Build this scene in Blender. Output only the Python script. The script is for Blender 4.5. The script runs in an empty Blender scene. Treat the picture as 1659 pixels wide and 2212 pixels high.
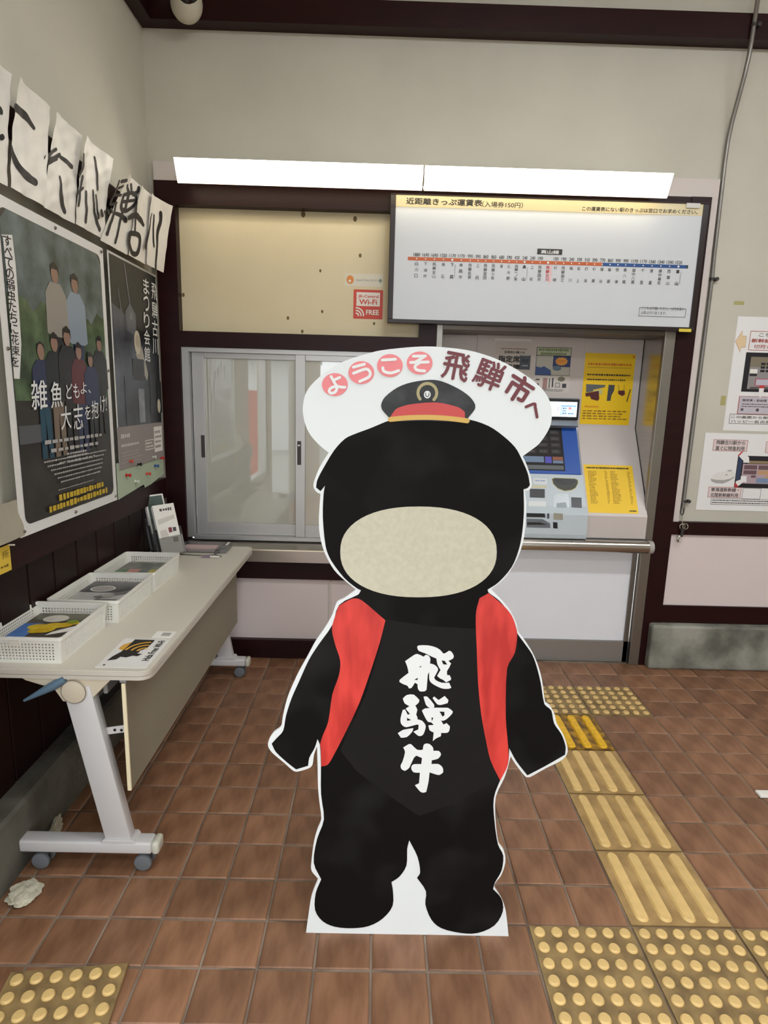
import bpy, bmesh, math, random
from mathutils import Vector, Matrix
from mathutils.geometry import tessellate_polygon
random.seed(7)
scene = bpy.context.scene
COL = scene.collection
PI = math.pi

# ------------------------------------------------------------------ camera
FPX, CX, CY, EYE = 1299.05, 829.5, 1106.0, 1.541
PITCH, ROLL, YAW = 0.191536, 0.027496, 0.012071
def _rot():
    B = Matrix(((1, 0, 0), (0, 0, -1), (0, 1, 0)))
    c, s = math.cos(YAW), math.sin(YAW); Y = Matrix(((c, -s, 0), (s, c, 0), (0, 0, 1)))
    c, s = math.cos(PITCH), math.sin(PITCH); P = Matrix(((1, 0, 0), (0, c, -s), (0, s, c)))
    c, s = math.cos(ROLL), math.sin(ROLL); Q = Matrix(((c, -s, 0), (s, c, 0), (0, 0, 1)))
    return Q @ P @ B @ Y
RT = _rot().transposed()
cam_data = bpy.data.cameras.new('camera')
cam_data.sensor_fit = 'VERTICAL'; cam_data.sensor_height = 36.0
cam_data.lens = FPX / 2212.0 * 36.0
cam_data.clip_start = 0.05
cam = bpy.data.objects.new('camera', cam_data); COL.objects.link(cam)
m3 = Matrix((RT @ Vector((1, 0, 0)), RT @ Vector((0, -1, 0)), RT @ Vector((0, 0, -1)))).transposed()
cam.matrix_world = Matrix.Translation((0, 0, EYE)) @ m3.to_4x4()
scene.camera = cam
def ray(x, y):
    return RT @ Vector(((x - CX) / FPX, (y - CY) / FPX, 1.0))

# ------------------------------------------------------------------ world, daylight, exposure
W = bpy.data.worlds.new('world'); scene.world = W; W.use_nodes = True
bg = W.node_tree.nodes['Background']
bg.inputs[0].default_value = (0.90, 0.96, 1.0, 1); bg.inputs[1].default_value = 4.0
vs = scene.view_settings
vs.view_transform = 'Standard'; vs.look = 'None'; vs.exposure = 0.27; vs.gamma = 1.0; vs.use_curve_mapping = False
scene.display_settings.display_device = 'sRGB'
scene.cycles.use_denoising = True
scene.cycles.max_bounces = 10
scene.cycles.sample_clamp_indirect = 6.0
scene.cycles.caustics_reflective = False
scene.cycles.caustics_refractive = False
def portal(name, loc, rot, sx, sy):
    l = bpy.data.lights.new(name, 'AREA'); l.shape = 'RECTANGLE'; l.size = sx; l.size_y = sy
    l.cycles.is_portal = True
    o = bpy.data.objects.new(name, l); COL.objects.link(o); o.location = loc; o.rotation_euler = rot
    return o
REAR_Y = -2.4
OP_X0, OP_X1, OP_Z1 = -0.9, 1.6, 2.45
portal('daylight_portal', ((OP_X0 + OP_X1) / 2, REAR_Y - 0.02, OP_Z1 / 2), (PI / 2, 0, 0), OP_X1 - OP_X0, OP_Z1)
portal('daylight_portal', (-1.24, 0.6, 1.32), (0, -PI / 2, 0), 1.34, 1.0)
portal('daylight_portal', (-1.24, -1.15, 1.15), (0, -PI / 2, 0), 2.3, 2.1)

# ------------------------------------------------------------------ materials
def lin(c):
    r = []
    for v in c:
        v = v / 255.0
        r.append(v / 12.92 if v <= 0.04045 else ((v + 0.055) / 1.055) ** 2.4)
    return (r[0], r[1], r[2], 1.0)
MATS = {}
def M(name, rgb, rough=0.6, metal=0.0, spec=0.5, var=0.0, scale=4.0, bump=0.0, bscale=60.0, stretch=None, rgb2=None,
      emit=None, estr=0.0, coat=0.0, rnd=0.0, detail=4.0, lo=0.35, hi=0.65):
    if name in MATS: return MATS[name]
    m = bpy.data.materials.new(name); m.use_nodes = True
    nt = m.node_tree; n = nt.nodes; L = nt.links
    p = n['Principled BSDF']
    p.inputs['Base Color'].default_value = lin(rgb)
    p.inputs['Roughness'].default_value = rough
    p.inputs['Metallic'].default_value = metal
    p.inputs['Specular IOR Level'].default_value = spec
    if coat: p.inputs['Coat Weight'].default_value = coat; p.inputs['Coat Roughness'].default_value = 0.08
    tc = n.new('ShaderNodeTexCoord')
    vec = tc.outputs['Object']
    if stretch:
        mp = n.new('ShaderNodeMapping'); mp.inputs['Scale'].default_value = stretch
        L.new(vec, mp.inputs['Vector']); vec = mp.outputs['Vector']
    col = None
    if var or rgb2:
        nz = n.new('ShaderNodeTexNoise'); nz.inputs['Scale'].default_value = scale; nz.inputs['Detail'].default_value = detail
        L.new(vec, nz.inputs['Vector'])
        rp = n.new('ShaderNodeValToRGB')
        c = lin(rgb)
        rp.color_ramp.elements[0].position = lo; rp.color_ramp.elements[1].position = hi
        if rgb2:
            rp.color_ramp.elements[0].color = lin(rgb); rp.color_ramp.elements[1].color = lin(rgb2)
        else:
            rp.color_ramp.elements[0].color = tuple(x * (1 - var) for x in c[:3]) + (1,)
            rp.color_ramp.elements[1].color = tuple(min(1, x * (1 + var)) for x in c[:3]) + (1,)
        L.new(nz.outputs['Fac'], rp.inputs['Fac']); col = rp.outputs['Color']
    if rnd:
        oi = n.new('ShaderNodeObjectInfo')
        hs = n.new('ShaderNodeHueSaturation')
        mr = n.new('ShaderNodeMapRange'); mr.inputs['To Min'].default_value = 1 - rnd; mr.inputs['To Max'].default_value = 1 + rnd
        L.new(oi.outputs['Random'], mr.inputs['Value']); L.new(mr.outputs['Result'], hs.inputs['Value'])
        if col: L.new(col, hs.inputs['Color'])
        else: hs.inputs['Color'].default_value = lin(rgb)
        col = hs.outputs['Color']
    if col: L.new(col, p.inputs['Base Color'])
    if bump:
        bz = n.new('ShaderNodeTexNoise'); bz.inputs['Scale'].default_value = bscale; bz.inputs['Detail'].default_value = 3
        L.new(vec, bz.inputs['Vector'])
        bn = n.new('ShaderNodeBump'); bn.inputs['Strength'].default_value = bump; bn.inputs['Distance'].default_value = 0.01
        L.new(bz.outputs['Fac'], bn.inputs['Height']); L.new(bn.outputs['Normal'], p.inputs['Normal'])
    if emit:
        p.inputs['Emission Color'].default_value = lin(emit); p.inputs['Emission Strength'].default_value = estr
    MATS[name] = m
    return m
def clear_mat(name, tint=(255, 255, 255), refl=0.08, rough=0.02, haze=0.0, hazergb=(200, 200, 200)):
    if name in MATS: return MATS[name]
    m = bpy.data.materials.new(name); m.use_nodes = True; nt = m.node_tree; n = nt.nodes; L = nt.links
    n.remove(n['Principled BSDF']); out = n['Material Output']
    tr = n.new('ShaderNodeBsdfTransparent'); tr.inputs[0].default_value = lin(tint)
    gl = n.new('ShaderNodeBsdfGlossy'); gl.inputs['Roughness'].default_value = rough
    fr = n.new('ShaderNodeLayerWeight'); fr.inputs['Blend'].default_value = 0.35
    mr = n.new('ShaderNodeMapRange'); mr.inputs['To Min'].default_value = refl; mr.inputs['To Max'].default_value = 0.9
    L.new(fr.outputs['Fresnel'], mr.inputs['Value'])
    mx = n.new('ShaderNodeMixShader'); L.new(mr.outputs['Result'], mx.inputs[0])
    base = tr.outputs[0]
    if haze:
        df = n.new('ShaderNodeBsdfDiffuse'); df.inputs[0].default_value = lin(hazergb)
        m2 = n.new('ShaderNodeMixShader'); m2.inputs[0].default_value = haze
        L.new(tr.outputs[0], m2.inputs[1]); L.new(df.outputs[0], m2.inputs[2]); base = m2.outputs[0]
    L.new(base, mx.inputs[1]); L.new(gl.outputs[0], mx.inputs[2]); L.new(mx.outputs[0], out.inputs[0])
    MATS[name] = m
    return m
plaster = M('plaster', (204, 200, 186), 0.85, var=0.05, scale=1.6, bump=0.12, bscale=90)
plasterR = plaster
brown = M('brown_paint', (38, 12, 13), 0.40, spec=0.22, var=0.12, scale=3, bump=0.05, bscale=25, stretch=(1, 1, 6))
pinkpanel = M('pink_panel', (228, 214, 211), 0.45, var=0.02, scale=2)
palepanel = M('pale_trim', (214, 204, 198), 0.6, var=0.03, scale=3)
creampanel = M('cream_panel', (224, 209, 172), 0.55, var=0.04, scale=2.2)
concrete = M('concrete', (98, 98, 88), 0.8, rgb2=(162, 161, 150), scale=5, bump=0.3, bscale=40, detail=8)
concreteL = M('concrete_shaded', (70, 66, 58), 0.85, rgb2=(106, 102, 90), scale=5, bump=0.3, bscale=40, detail=8)  # left footing: darker copy of concrete, deep shade put into the colour
grout = M('grout', (106, 90, 76), 0.9, rgb2=(150, 134, 118), scale=7)
tilemat = M('terracotta_tile', (116, 80, 56), 0.45, rgb2=(148, 107, 79), scale=9, bump=0.10, bscale=30, stretch=(2.2, 0.7, 1), rnd=0.16)
tactile = M('tactile_base', (116, 94, 60), 0.6, rgb2=(158, 132, 86), scale=14, bump=0.1, bscale=90)
tactbar = M('tactile_bar_base', (150, 120, 74), 0.6, rgb2=(182, 150, 98), scale=12, bump=0.1, bscale=90)
dome_m = M('tactile_dome', (220, 186, 122), 0.5, var=0.06, scale=30, rnd=0.05)
tact_y = M('tactile_yellow', (96, 66, 20), 0.5, rgb2=(196, 148, 30), scale=22, lo=0.42, hi=0.7)
bar_y = M('tactile_yellow_bar', (236, 184, 34), 0.5, var=0.12, scale=60)
steel = M('stainless', (196, 192, 186), 0.24, metal=1.0, var=0.05, scale=3, stretch=(1, 1, 30))
steel_d = M('stainless_satin', (150, 146, 140), 0.4, metal=1.0)
steel_k = M('stainless_dark', (104, 96, 88), 0.4, metal=0.8)
alum = M('aluminium', (192, 190, 188), 0.42, metal=0.75, var=0.02)
white_panel = M('white_steel', (240, 241, 247), 0.35, var=0.01)
fascia_m = M('fascia_white', (208, 198, 193), 0.35)
laminate = M('table_laminate', (212, 206, 192), 0.4, var=0.03, scale=200)
edge_m = M('table_edge', (206, 198, 186), 0.4)
modesty_m = M('modesty_board', (146, 138, 120), 0.6, var=0.03, scale=80)
modesty_e = M('modesty_edge', (240, 226, 190), 0.5)
legpaint = M('leg_paint', (206, 203, 202), 0.35, var=0.015)
beige_pl = M('beige_plastic', (214, 202, 180), 0.45)
rubber = M('caster_grey', (106, 110, 114), 0.55)
rubber_d = M('caster_fork', (70, 74, 80), 0.5)
lever_m = M('lever_blue', (92, 118, 138), 0.35)
basket_m = M('basket_white', (236, 234, 226), 0.45)
paper = M('paper', (238, 235, 228), 0.75)
paperg = M('poster_gloss', (232, 231, 228), 0.35)
board_m = M('standee_white', (232, 236, 236), 0.5)
card_m = M('board_core', (206, 196, 176), 0.8)
ink = M('ink_black', (30, 26, 26), 0.6)
ink_w = M('ink_white', (236, 238, 236), 0.55)
BLACKFUR = M('print_black', (10, 8, 7), 0.65, spec=0.15, rgb2=(40, 39, 38), scale=5, lo=0.48, hi=0.9, detail=2)
APRON = M('print_charcoal', (27, 25, 25), 0.65, spec=0.15, var=0.06, scale=12)
REDV = M('print_red', (188, 42, 36), 0.5, rgb2=(226, 66, 56), scale=9, stretch=(3, 3, 0.7), detail=2)
PINKC = M('print_pink', (238, 134, 138), 0.42)
MAROON = M('print_maroon', (108, 36, 44), 0.42)
BEIGE = M('print_beige', (200, 195, 172), 0.5, var=0.05, scale=70, detail=3)
GOLD = M('print_gold', (214, 172, 84), 0.45)
REDB = M('print_capred', (200, 62, 58), 0.42)

# ------------------------------------------------------------------ mesh helpers
class MB:
    def __init__(s): s.v = []; s.f = []
    def add(s, vs_, fs): 
        b = len(s.v); s.v += [Vector(p) for p in vs_]; s.f += [tuple(i + b for i in f) for f in fs]; return s
    def box(s, x0, x1, y0, y1, z0, z1):
        return s.add([(x0,y0,z0),(x1,y0,z0),(x1,y1,z0),(x0,y1,z0),(x0,y0,z1),(x1,y0,z1),(x1,y1,z1),(x0,y1,z1)],
                     [(0,3,2,1),(4,5,6,7),(0,1,5,4),(1,2,6,5),(2,3,7,6),(3,0,4,7)])
    def bbox(s, x0, x1, y0, y1, z0, z1, b=0.004, seg=2):
        bm = bmesh.new(); bmesh.ops.create_cube(bm, size=1)
        for v in bm.verts: v.co = Vector((x0+(v.co.x+.5)*(x1-x0), y0+(v.co.y+.5)*(y1-y0), z0+(v.co.z+.5)*(z1-z0)))
        bmesh.ops.bevel(bm, geom=bm.edges[:], offset=b, segments=seg, affect='EDGES', profile=0.5)
        return s.bm(bm)
    def bm(s, bm, mat=None):
        bm.verts.ensure_lookup_table(); bm.verts.index_update()
        s.add([(mat @ v.co if mat else v.co.copy()) for v in bm.verts], [tuple(v.index for v in f.verts) for f in bm.faces]); bm.free(); return s
    def prism(s, poly, axis, a, b):
        """poly: 2D points; axis 0/1/2 = extrusion axis; other two axes in order."""
        def mk(p, t):
            q = [0, 0, 0]; o = [i for i in range(3) if i != axis]; q[o[0]], q[o[1]] = p; q[axis] = t; return tuple(q)
        n = len(poly); vs_ = [mk(p, a) for p in poly] + [mk(p, b) for p in poly]
        fs = [tuple(range(n))[::-1], tuple(range(n, 2*n))] + [(i, (i+1) % n, (i+1) % n + n, i + n) for i in range(n)]
        return s.add(vs_, fs)
    def cyl(s, p0, p1, r0, r1=None, n=20, caps=True):
        p0, p1 = Vector(p0), Vector(p1); r1 = r0 if r1 is None else r1
        d = (p1 - p0).normalized(); a = d.orthogonal().normalized(); b = d.cross(a)
        vs_ = [p0 + (a*math.cos(2*PI*i/n) + b*math.sin(2*PI*i/n))*r0 for i in range(n)] + [p1 + (a*math.cos(2*PI*i/n) + b*math.sin(2*PI*i/n))*r1 for i in range(n)]
        fs = [(i, (i+1) % n, (i+1) % n + n, i + n) for i in range(n)]
        if caps: fs += [tuple(range(n))[::-1], tuple(range(n, 2*n))]
        return s.add(vs_, fs)
    def tube(s, pts, r, n=10):
        pts = [Vector(p) for p in pts]; rings = []; a = None
        for i, p in enumerate(pts):
            d = (pts[min(i+1, len(pts)-1)] - pts[max(i-1, 0)]).normalized()
            a = d.orthogonal().normalized() if a is None else (a - d*a.dot(d)).normalized()
            b = d.cross(a); rr = r[i] if isinstance(r, (list, tuple)) else r
            rings.append([p + (a*math.cos(2*PI*k/n) + b*math.sin(2*PI*k/n))*rr for k in range(n)])
        vs_ = [q for g in rings for q in g]; fs = []
        for i in range(len(rings)-1):
            for k in range(n): fs.append((i*n+k, i*n+(k+1) % n, (i+1)*n+(k+1) % n, (i+1)*n+k))
        fs += [tuple(range(n))[::-1], tuple((len(rings)-1)*n + k for k in range(n))]
        return s.add(vs_, fs)
    def lathe(s, prof, c, axis='z', n=24):
        """prof: (r, h) list; revolve about axis through c."""
        vs_ = []; fs = []
        for r, h in prof:
            for k in range(n):
                x, y = r*math.cos(2*PI*k/n), r*math.sin(2*PI*k/n)
                q = (x, y, h) if axis == 'z' else ((x, h, y) if axis == 'y' else (h, x, y))
                vs_.append(Vector(c) + Vector(q))
        m = len(prof)
        for i in range(m-1):
            for k in range(n): fs.append((i*n+k, i*n+(k+1) % n, (i+1)*n+(k+1) % n, (i+1)*n+k))
        fs += [tuple(range(n))[::-1], tuple((m-1)*n + k for k in range(n))]
        return s.add(vs_, fs)
    def build(s, name, mat, parent=None, origin=None, smooth=False, bevel=0.0):
        me = bpy.data.meshes.new(name)
        base = origin
        if parent is not None: base = WORLD[parent.name]
        elif base is None:
            base = Vector((sum(v.x for v in s.v)/len(s.v), sum(v.y for v in s.v)/len(s.v), min(v.z for v in s.v)))
        base = Vector(base)
        me.from_pydata([v - base for v in s.v], [], s.f); me.update()
        bm = bmesh.new(); bm.from_mesh(me); bmesh.ops.recalc_face_normals(bm, faces=bm.faces[:])
        if bevel:
            bmesh.ops.bevel(bm, geom=[e for e in bm.edges if len(e.link_faces) == 2 and e.calc_face_angle(0) > 0.6], offset=bevel, segments=2, affect='EDGES', profile=0.5)
        bm.to_mesh(me); bm.free()
        if mat: me.materials.append(mat)
        if smooth:
            for p in me.polygons: p.use_smooth = True
            try: me.set_sharp_from_angle(angle=0.7)
            except Exception: pass
        o = bpy.data.objects.new(name, me); COL.objects.link(o)
        if parent is not None: o.parent = parent
        else: o.location = base
        WORLD[o.name] = base
        return o
WORLD = {}
def tag(o, label, cat, group=None, kind=None):
    if label: o['label'] = label
    if cat: o['category'] = cat
    if group: o['group'] = group
    if kind: o['kind'] = kind
    return o
def thing(name, loc, label, cat, group=None):
    o = bpy.data.objects.new(name, None); COL.objects.link(o); o.location = loc; o.empty_display_size = 0.05
    WORLD[o.name] = Vector(loc)
    return tag(o, label, cat, group)
def struct(name, mb, mat, **k):
    o = mb.build(name, mat, **k); o['kind'] = 'structure'; return o
def bx(*a): return MB().box(*a)

# ------------------------------------------------------------------ flat printed surfaces
TEXTS = {}      # (string, bold) -> list of jobs
class Sheet:
    """A plane (origin o, unit u to the right, unit v up) with layers of print; curl(u, v) lifts it along its normal."""
    count = 0; seq = 0
    def __init__(s, o, u, v, curl=None):
        s.hold = None; s.fine = set()
        s.o = Vector(o); s.u = Vector(u).normalized(); s.v = Vector(v).normalized(); s.n = s.u.cross(s.v); s.curl = curl
        s.parts = {}; s.jobs = []; s.root = None; SHEETS.append(s)
    def at(s, a, b, lift=0.0):
        return s.o + s.u*a + s.v*b + s.n*(lift + (s.curl(a, b) if s.curl else 0.0))
    def px(s, x, y):
        d = ray(x, y); c = Vector((0, 0, EYE)); t = (s.o - c).dot(s.n) / d.dot(s.n)
        q = c + d*t - s.o; return (q.dot(s.u), q.dot(s.v))
    def mb(s, part, mat):
        if '#' not in part:
            if s.hold is None: Sheet.count += 1; part = '%s#%d' % (part, Sheet.count)
            else: part = '%s#%s' % (part, s.hold)
        k = (part, mat.name)
        if k not in s.parts: s.parts[k] = (MB(), mat)
        return s.parts[k][0]
    def poly(s, pts, mat, part='print', lift=0.0006):
        Sheet.seq = (Sheet.seq + 1) % 9; lift += 0.00004*Sheet.seq
        tris = tessellate_polygon([[Vector((p[0], p[1], 0)) for p in pts]])
        s.mb(part, mat).add([s.at(p[0], p[1], lift) for p in pts], [tuple(t) for t in tris])
        return s
    def poly_px(s, pts, mat, part='print', lift=0.0006, off=(0, 0), sc=1.0):
        return s.poly([s.px(off[0]+x/sc, off[1]+y/sc) for x, y in pts], mat, part, lift)
    def rect(s, a0, b0, a1, b1, mat, part='print', lift=0.0006):
        return s.poly([(a0, b0), (a1, b0), (a1, b1), (a0, b1)], mat, part, lift)
    def rect_px(s, x0, y0, x1, y1, mat, part='print', lift=0.0006):
        a0, b1 = s.px(x0, y0); a1, b0 = s.px(x1, y1); return s.rect(a0, b0, a1, b1, mat, part, lift)
    def frame_px(s, x0, y0, x1, y1, w, mat, part='print', lift=0.0006):
        a0, b1 = s.px(x0, y0); a1, b0 = s.px(x1, y1); return s.frame(a0, b0, a1, b1, w, mat, part, lift)
    def frame(s, a0, b0, a1, b1, w, mat, part='print', lift=0.0006):
        old, s.hold = s.hold, s.group()
        s.rect(a0, b0, a1, b0+w, mat, part, lift); s.rect(a0, b1-w, a1, b1, mat, part, lift)
        s.rect(a0, b0, a0+w, b1, mat, part, lift); s.rect(a1-w, b0, a1, b1, mat, part, lift)
        s.hold = old; return s
    def group(s):
        if s.hold is not None: return s.hold
        Sheet.count += 1; return str(Sheet.count)
    def disc(s, a, b, ra, rb, mat, part='print', lift=0.0006, n=40, rot=0.0):
        c, q = math.cos(rot), math.sin(rot)
        return s.poly([(a + ra*math.cos(2*PI*i/n)*c - rb*math.sin(2*PI*i/n)*q, b + ra*math.cos(2*PI*i/n)*q + rb*math.sin(2*PI*i/n)*c) for i in range(n)], mat, part, lift)
    def stroke(s, pts, w, mat, part='print', lift=0.0008):
        """round-ended ribbon through pts (smoothed); w number or per-point list (full widths, metres)."""
        n = len(pts); ws = list(w) if isinstance(w, (list, tuple)) else [w]*n
        if len(ws) != n: ws = [ws[0] + (ws[-1]-ws[0])*i/(n-1) for i in range(n)]
        P = []; Wd = []
        for i in range(n-1):
            p0, p1, p2, p3 = pts[max(i-1,0)], pts[i], pts[i+1], pts[min(i+2,n-1)]
            for k in range(5):
                t = k/5
                P.append(tuple(0.5*(2*p1[j] + (p2[j]-p0[j])*t + (2*p0[j]-5*p1[j]+4*p2[j]-p3[j])*t*t + (3*p1[j]-p0[j]-3*p2[j]+p3[j])*t**3) for j in (0, 1)))
                Wd.append(ws[i] + (ws[i+1]-ws[i])*t)
        P.append(tuple(pts[-1])); Wd.append(ws[-1])
        L_, R_ = [], []
        for i, p in enumerate(P):
            a, b = P[max(i-1,0)], P[min(i+1,len(P)-1)]
            dx, dy = b[0]-a[0], b[1]-a[1]; l = math.hypot(dx, dy) or 1
            nx, ny = -dy/l, dx/l; h = Wd[i]/2
            L_.append((p[0]+nx*h, p[1]+ny*h)); R_.append((p[0]-nx*h, p[1]-ny*h))
        old, s.hold = s.hold, s.group(); m = s.mb(part, mat); s.hold = old; k = len(P)
        Sheet.seq = (Sheet.seq + 1) % 7; lift += 0.00005*Sheet.seq
        m.add([s.at(x, y, lift + 0.0003*(i % k)/k) for i, (x, y) in enumerate(L_+R_)], [(i, i+1, k+i+1, k+i) for i in range(k-1)])
        for p, h, lf in ((P[0], Wd[0]/2, lift-0.00004), (P[-1], Wd[-1]/2, lift+0.00036)):
            m.add([s.at(p[0]+h*math.cos(2*PI*j/10), p[1]+h*math.sin(2*PI*j/10), lf) for j in range(10)], [tuple(range(10))])
        return s
    def stroke_px(s, pts, w, mat, part='print', lift=0.0008, off=(0, 0), sc=1.0):
        return s.stroke([s.px(off[0]+x/sc, off[1]+y/sc) for x, y in pts], w, mat, part, lift)
    def text(s, string, a0, b0, a1, b1, mat, part='lettering', bold=0.012, lift=0.0012, rot=0.0, keep=False, shear=0.0):
        """string stretched into the box a0..a1, b0..b1 (keep: keep proportions inside the box)."""
        if '#' not in part: part = '%s#%s' % (part, s.group())
        TEXTS.setdefault((string, bold), []).append((s, (a0, b0, a1, b1), mat, part, lift, rot, keep, shear)); s.mb(part, mat); return s
    def text_px(s, string, x0, y0, x1, y1, mat, **k):
        a0, b1 = s.px(x0, y0); a1, b0 = s.px(x1, y1); return s.text(string, a0, b0, a1, b1, mat, **k)
    def column(s, string, a, b_top, b_bot, size, mat, **k):
        n = len(string)
        for i, ch in enumerate(string):
            h = (b_top - b_bot)/n; c = b_top - h*(i+0.5)
            if ch == ' ': continue
            if ch in '、。': s.text(ch, a+size*0.15, c+size*0.1, a+size*0.4, c+size*0.35, mat, **k)
            else: s.text(ch, a-size/2, c-min(size, h)*0.47, a+size/2, c+min(size, h)*0.47, mat, **k)
        return s
    def dashes(s, a0, b0, a1, b1, rows, mat, part='small_print', fill=0.55, lift=0.0008, ragged=0.2, cw=None):
        """rows of illegible small print: little blocks with gaps."""
        rh = (b1-b0)/rows; old, s.hold = s.hold, s.group(); s.fine.add('%s#%s' % (part, s.hold))
        for r in range(rows):
            y = b1 - rh*(r+0.5); h = rh*fill/2; x = a0; end = a1 - (a1-a0)*random.random()*ragged
            w0 = cw or rh*0.9
            while x < end - w0*0.4:
                w = w0*random.uniform(0.5, 1.0)
                hh = h*random.uniform(0.6, 1.0)
                s.rect(x, y-hh, min(x+w, end), y+hh, mat, part, lift); x += w + w0*random.uniform(0.12, 0.3)
        s.hold = old; return s
    def dashes_px(s, x0, y0, x1, y1, rows, mat, **k):
        a0, b1 = s.px(x0, y0); a1, b0 = s.px(x1, y1); return s.dashes(a0, b0, a1, b1, rows, mat, **k)
    def base(s, name, pts=None, size=None, mat=None, thick=0.0008, grid=(1, 1), parent=None, label=None, cat=None, group=None, origin=None):
        """the sheet body: polygon pts or a size (w, h) grid, with thickness."""
        mb = MB()
        if size:
            nu, nv = grid; w, h = size; f = []
            for side in (0, 1):
                for j in range(nv+1):
                    for i in range(nu+1): mb.v.append(s.at(w*i/nu, h*j/nv, -thick*(1-side)))
            K = (nu+1)*(nv+1); id_ = lambda i, j, k: k*K + j*(nu+1) + i
            for j in range(nv):
                for i in range(nu):
                    f.append((id_(i,j,1), id_(i+1,j,1), id_(i+1,j+1,1), id_(i,j+1,1))); f.append((id_(i,j,0), id_(i,j+1,0), id_(i+1,j+1,0), id_(i+1,j,0)))
            for i in range(nu):
                f.append((id_(i,0,0), id_(i+1,0,0), id_(i+1,0,1), id_(i,0,1))); f.append((id_(i,nv,1), id_(i+1,nv,1), id_(i+1,nv,0), id_(i,nv,0)))
            for j in range(nv):
                f.append((id_(0,j,1), id_(0,j+1,1), id_(0,j+1,0), id_(0,j,0))); f.append((id_(nu,j,0), id_(nu,j+1,0), id_(nu,j+1,1), id_(nu,j,1)))
            mb.f = f
        else:
            n = len(pts); tris = [tuple(t) for t in tessellate_polygon([[Vector((p[0], p[1], 0)) for p in pts]])]
            mb.v = [s.at(p[0], p[1], 0) for p in pts] + [s.at(p[0], p[1], -thick) for p in pts]
            mb.f = tris + [tuple(i+n for i in t)[::-1] for t in tris] + [(i, (i+1) % n, (i+1) % n + n, i+n) for i in range(n)]
        s.root = mb.build(name, mat, parent=parent, origin=origin, smooth=bool(size and grid[0] > 1))
        if label: tag(s.root, label, cat, group)
        return s
SHEETS = []
def smooth(pts, thr=0.75, k=3):
    """rounder closed outline: extra points on a spline, corners sharper than thr radians kept."""
    n = len(pts); tg = []
    for i in range(n):
        a, b, c = pts[i-1], pts[i], pts[(i+1) % n]
        t1, t2 = math.atan2(b[1]-a[1], b[0]-a[0]), math.atan2(c[1]-b[1], c[0]-b[0]); d = abs((t2-t1+PI) % (2*PI) - PI)
        tg.append(None if d > thr else ((c[0]-a[0])/2, (c[1]-a[1])/2))
    out = []
    for i in range(n):
        p, q = pts[i], pts[(i+1) % n]; L0 = math.dist(p, q); e = (q[0]-p[0], q[1]-p[1])
        m0, m1 = tg[i] or e, tg[(i+1) % n] or e
        def lim(m):
            l = math.hypot(*m) or 1; f = min(1.0, L0/l); return (m[0]*f, m[1]*f)
        m0, m1 = lim(m0), lim(m1)
        for j in range(k):
            t = j/k; h = (2*t**3-3*t*t+1, t**3-2*t*t+t, -2*t**3+3*t*t, t**3-t*t)
            out.append(tuple(h[0]*p[c]+h[1]*m0[c]+h[2]*q[c]+h[3]*m1[c] for c in (0, 1)))
    return out
def flush_sheets():
    tmp = bpy.data.scenes.new('scratch'); made = []
    for (string, bold) in TEXTS:
        c = bpy.data.curves.new('scratch_text', 'FONT'); c.body = string; c.size = 1.0; c.resolution_u = 3
        o = bpy.data.objects.new('scratch_text', c); tmp.collection.objects.link(o); made.append((o, c, (string, bold)))
    tmp.view_layers[0].update()
    dg = tmp.view_layers[0].depsgraph; dg.update()
    for o, c, key in made:
        me = bpy.data.meshes.new_from_object(o.evaluated_get(dg))
        vs_ = [(v.co.x, v.co.y) for v in me.vertices]; fs = [tuple(p.vertices) for p in me.polygons]
        bpy.data.meshes.remove(me)
        if not vs_: continue
        x0, x1 = min(v[0] for v in vs_), max(v[0] for v in vs_); y0, y1 = min(v[1] for v in vs_), max(v[1] for v in vs_)
        for (s, (a0, b0, a1, b1), mat, part, lift, rot, keep, shear) in TEXTS[key]:
            sx = (a1-a0)/max(1e-6, x1-x0); sy = (b1-b0)/max(1e-6, y1-y0)
            if keep: sx = sy = min(sx, sy)
            if len(key[0]) == 1 and key[0] in '一ー': sy = sx
            ca, cb = (a0+a1)/2, (b0+b1)/2; cr, sr = math.cos(rot), math.sin(rot); out = []
            bw = key[1]; sh = [(0, 0)] if not bw else [(-bw, 0), (bw, 0), (0, bw), (0, -bw)]
            for kk, (ex_, ey_) in enumerate(sh):
                out = []
                for x, y in vs_:
                    p, q = (x+ex_-(x0+x1)/2)*sx, (y+ey_-(y0+y1)/2)*sy
                    p += q*shear
                    out.append(s.at(ca + p*cr - q*sr, cb + p*sr + q*cr, lift + 0.00009*kk))
                s.mb(part, mat).add(out, fs)
    for o, c, key in made:
        bpy.data.objects.remove(o); bpy.data.curves.remove(c)
    bpy.data.scenes.remove(tmp)
    for s in SHEETS:
        for (part, mn), (mb, mat) in s.parts.items():
            if not mb.v: continue
            fine = part in s.fine; part = part.split('#')[0]
            me = bpy.data.meshes.new(part); base = WORLD[s.root.name]
            me.from_pydata([v - base for v in mb.v], [], mb.f); me.update(); me.materials.append(mat)
            o = bpy.data.objects.new(part, me); COL.objects.link(o); o.parent = s.root
            if fine: o['kind'] = 'stuff'

# ================================================================== STRUCTURE
XL = -1.22          # left wall plane
YW = 3.38           # back wall plane
YF = 3.35           # front of the brown framing
ZC = 3.72           # ceiling
XR = 4.2
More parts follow.
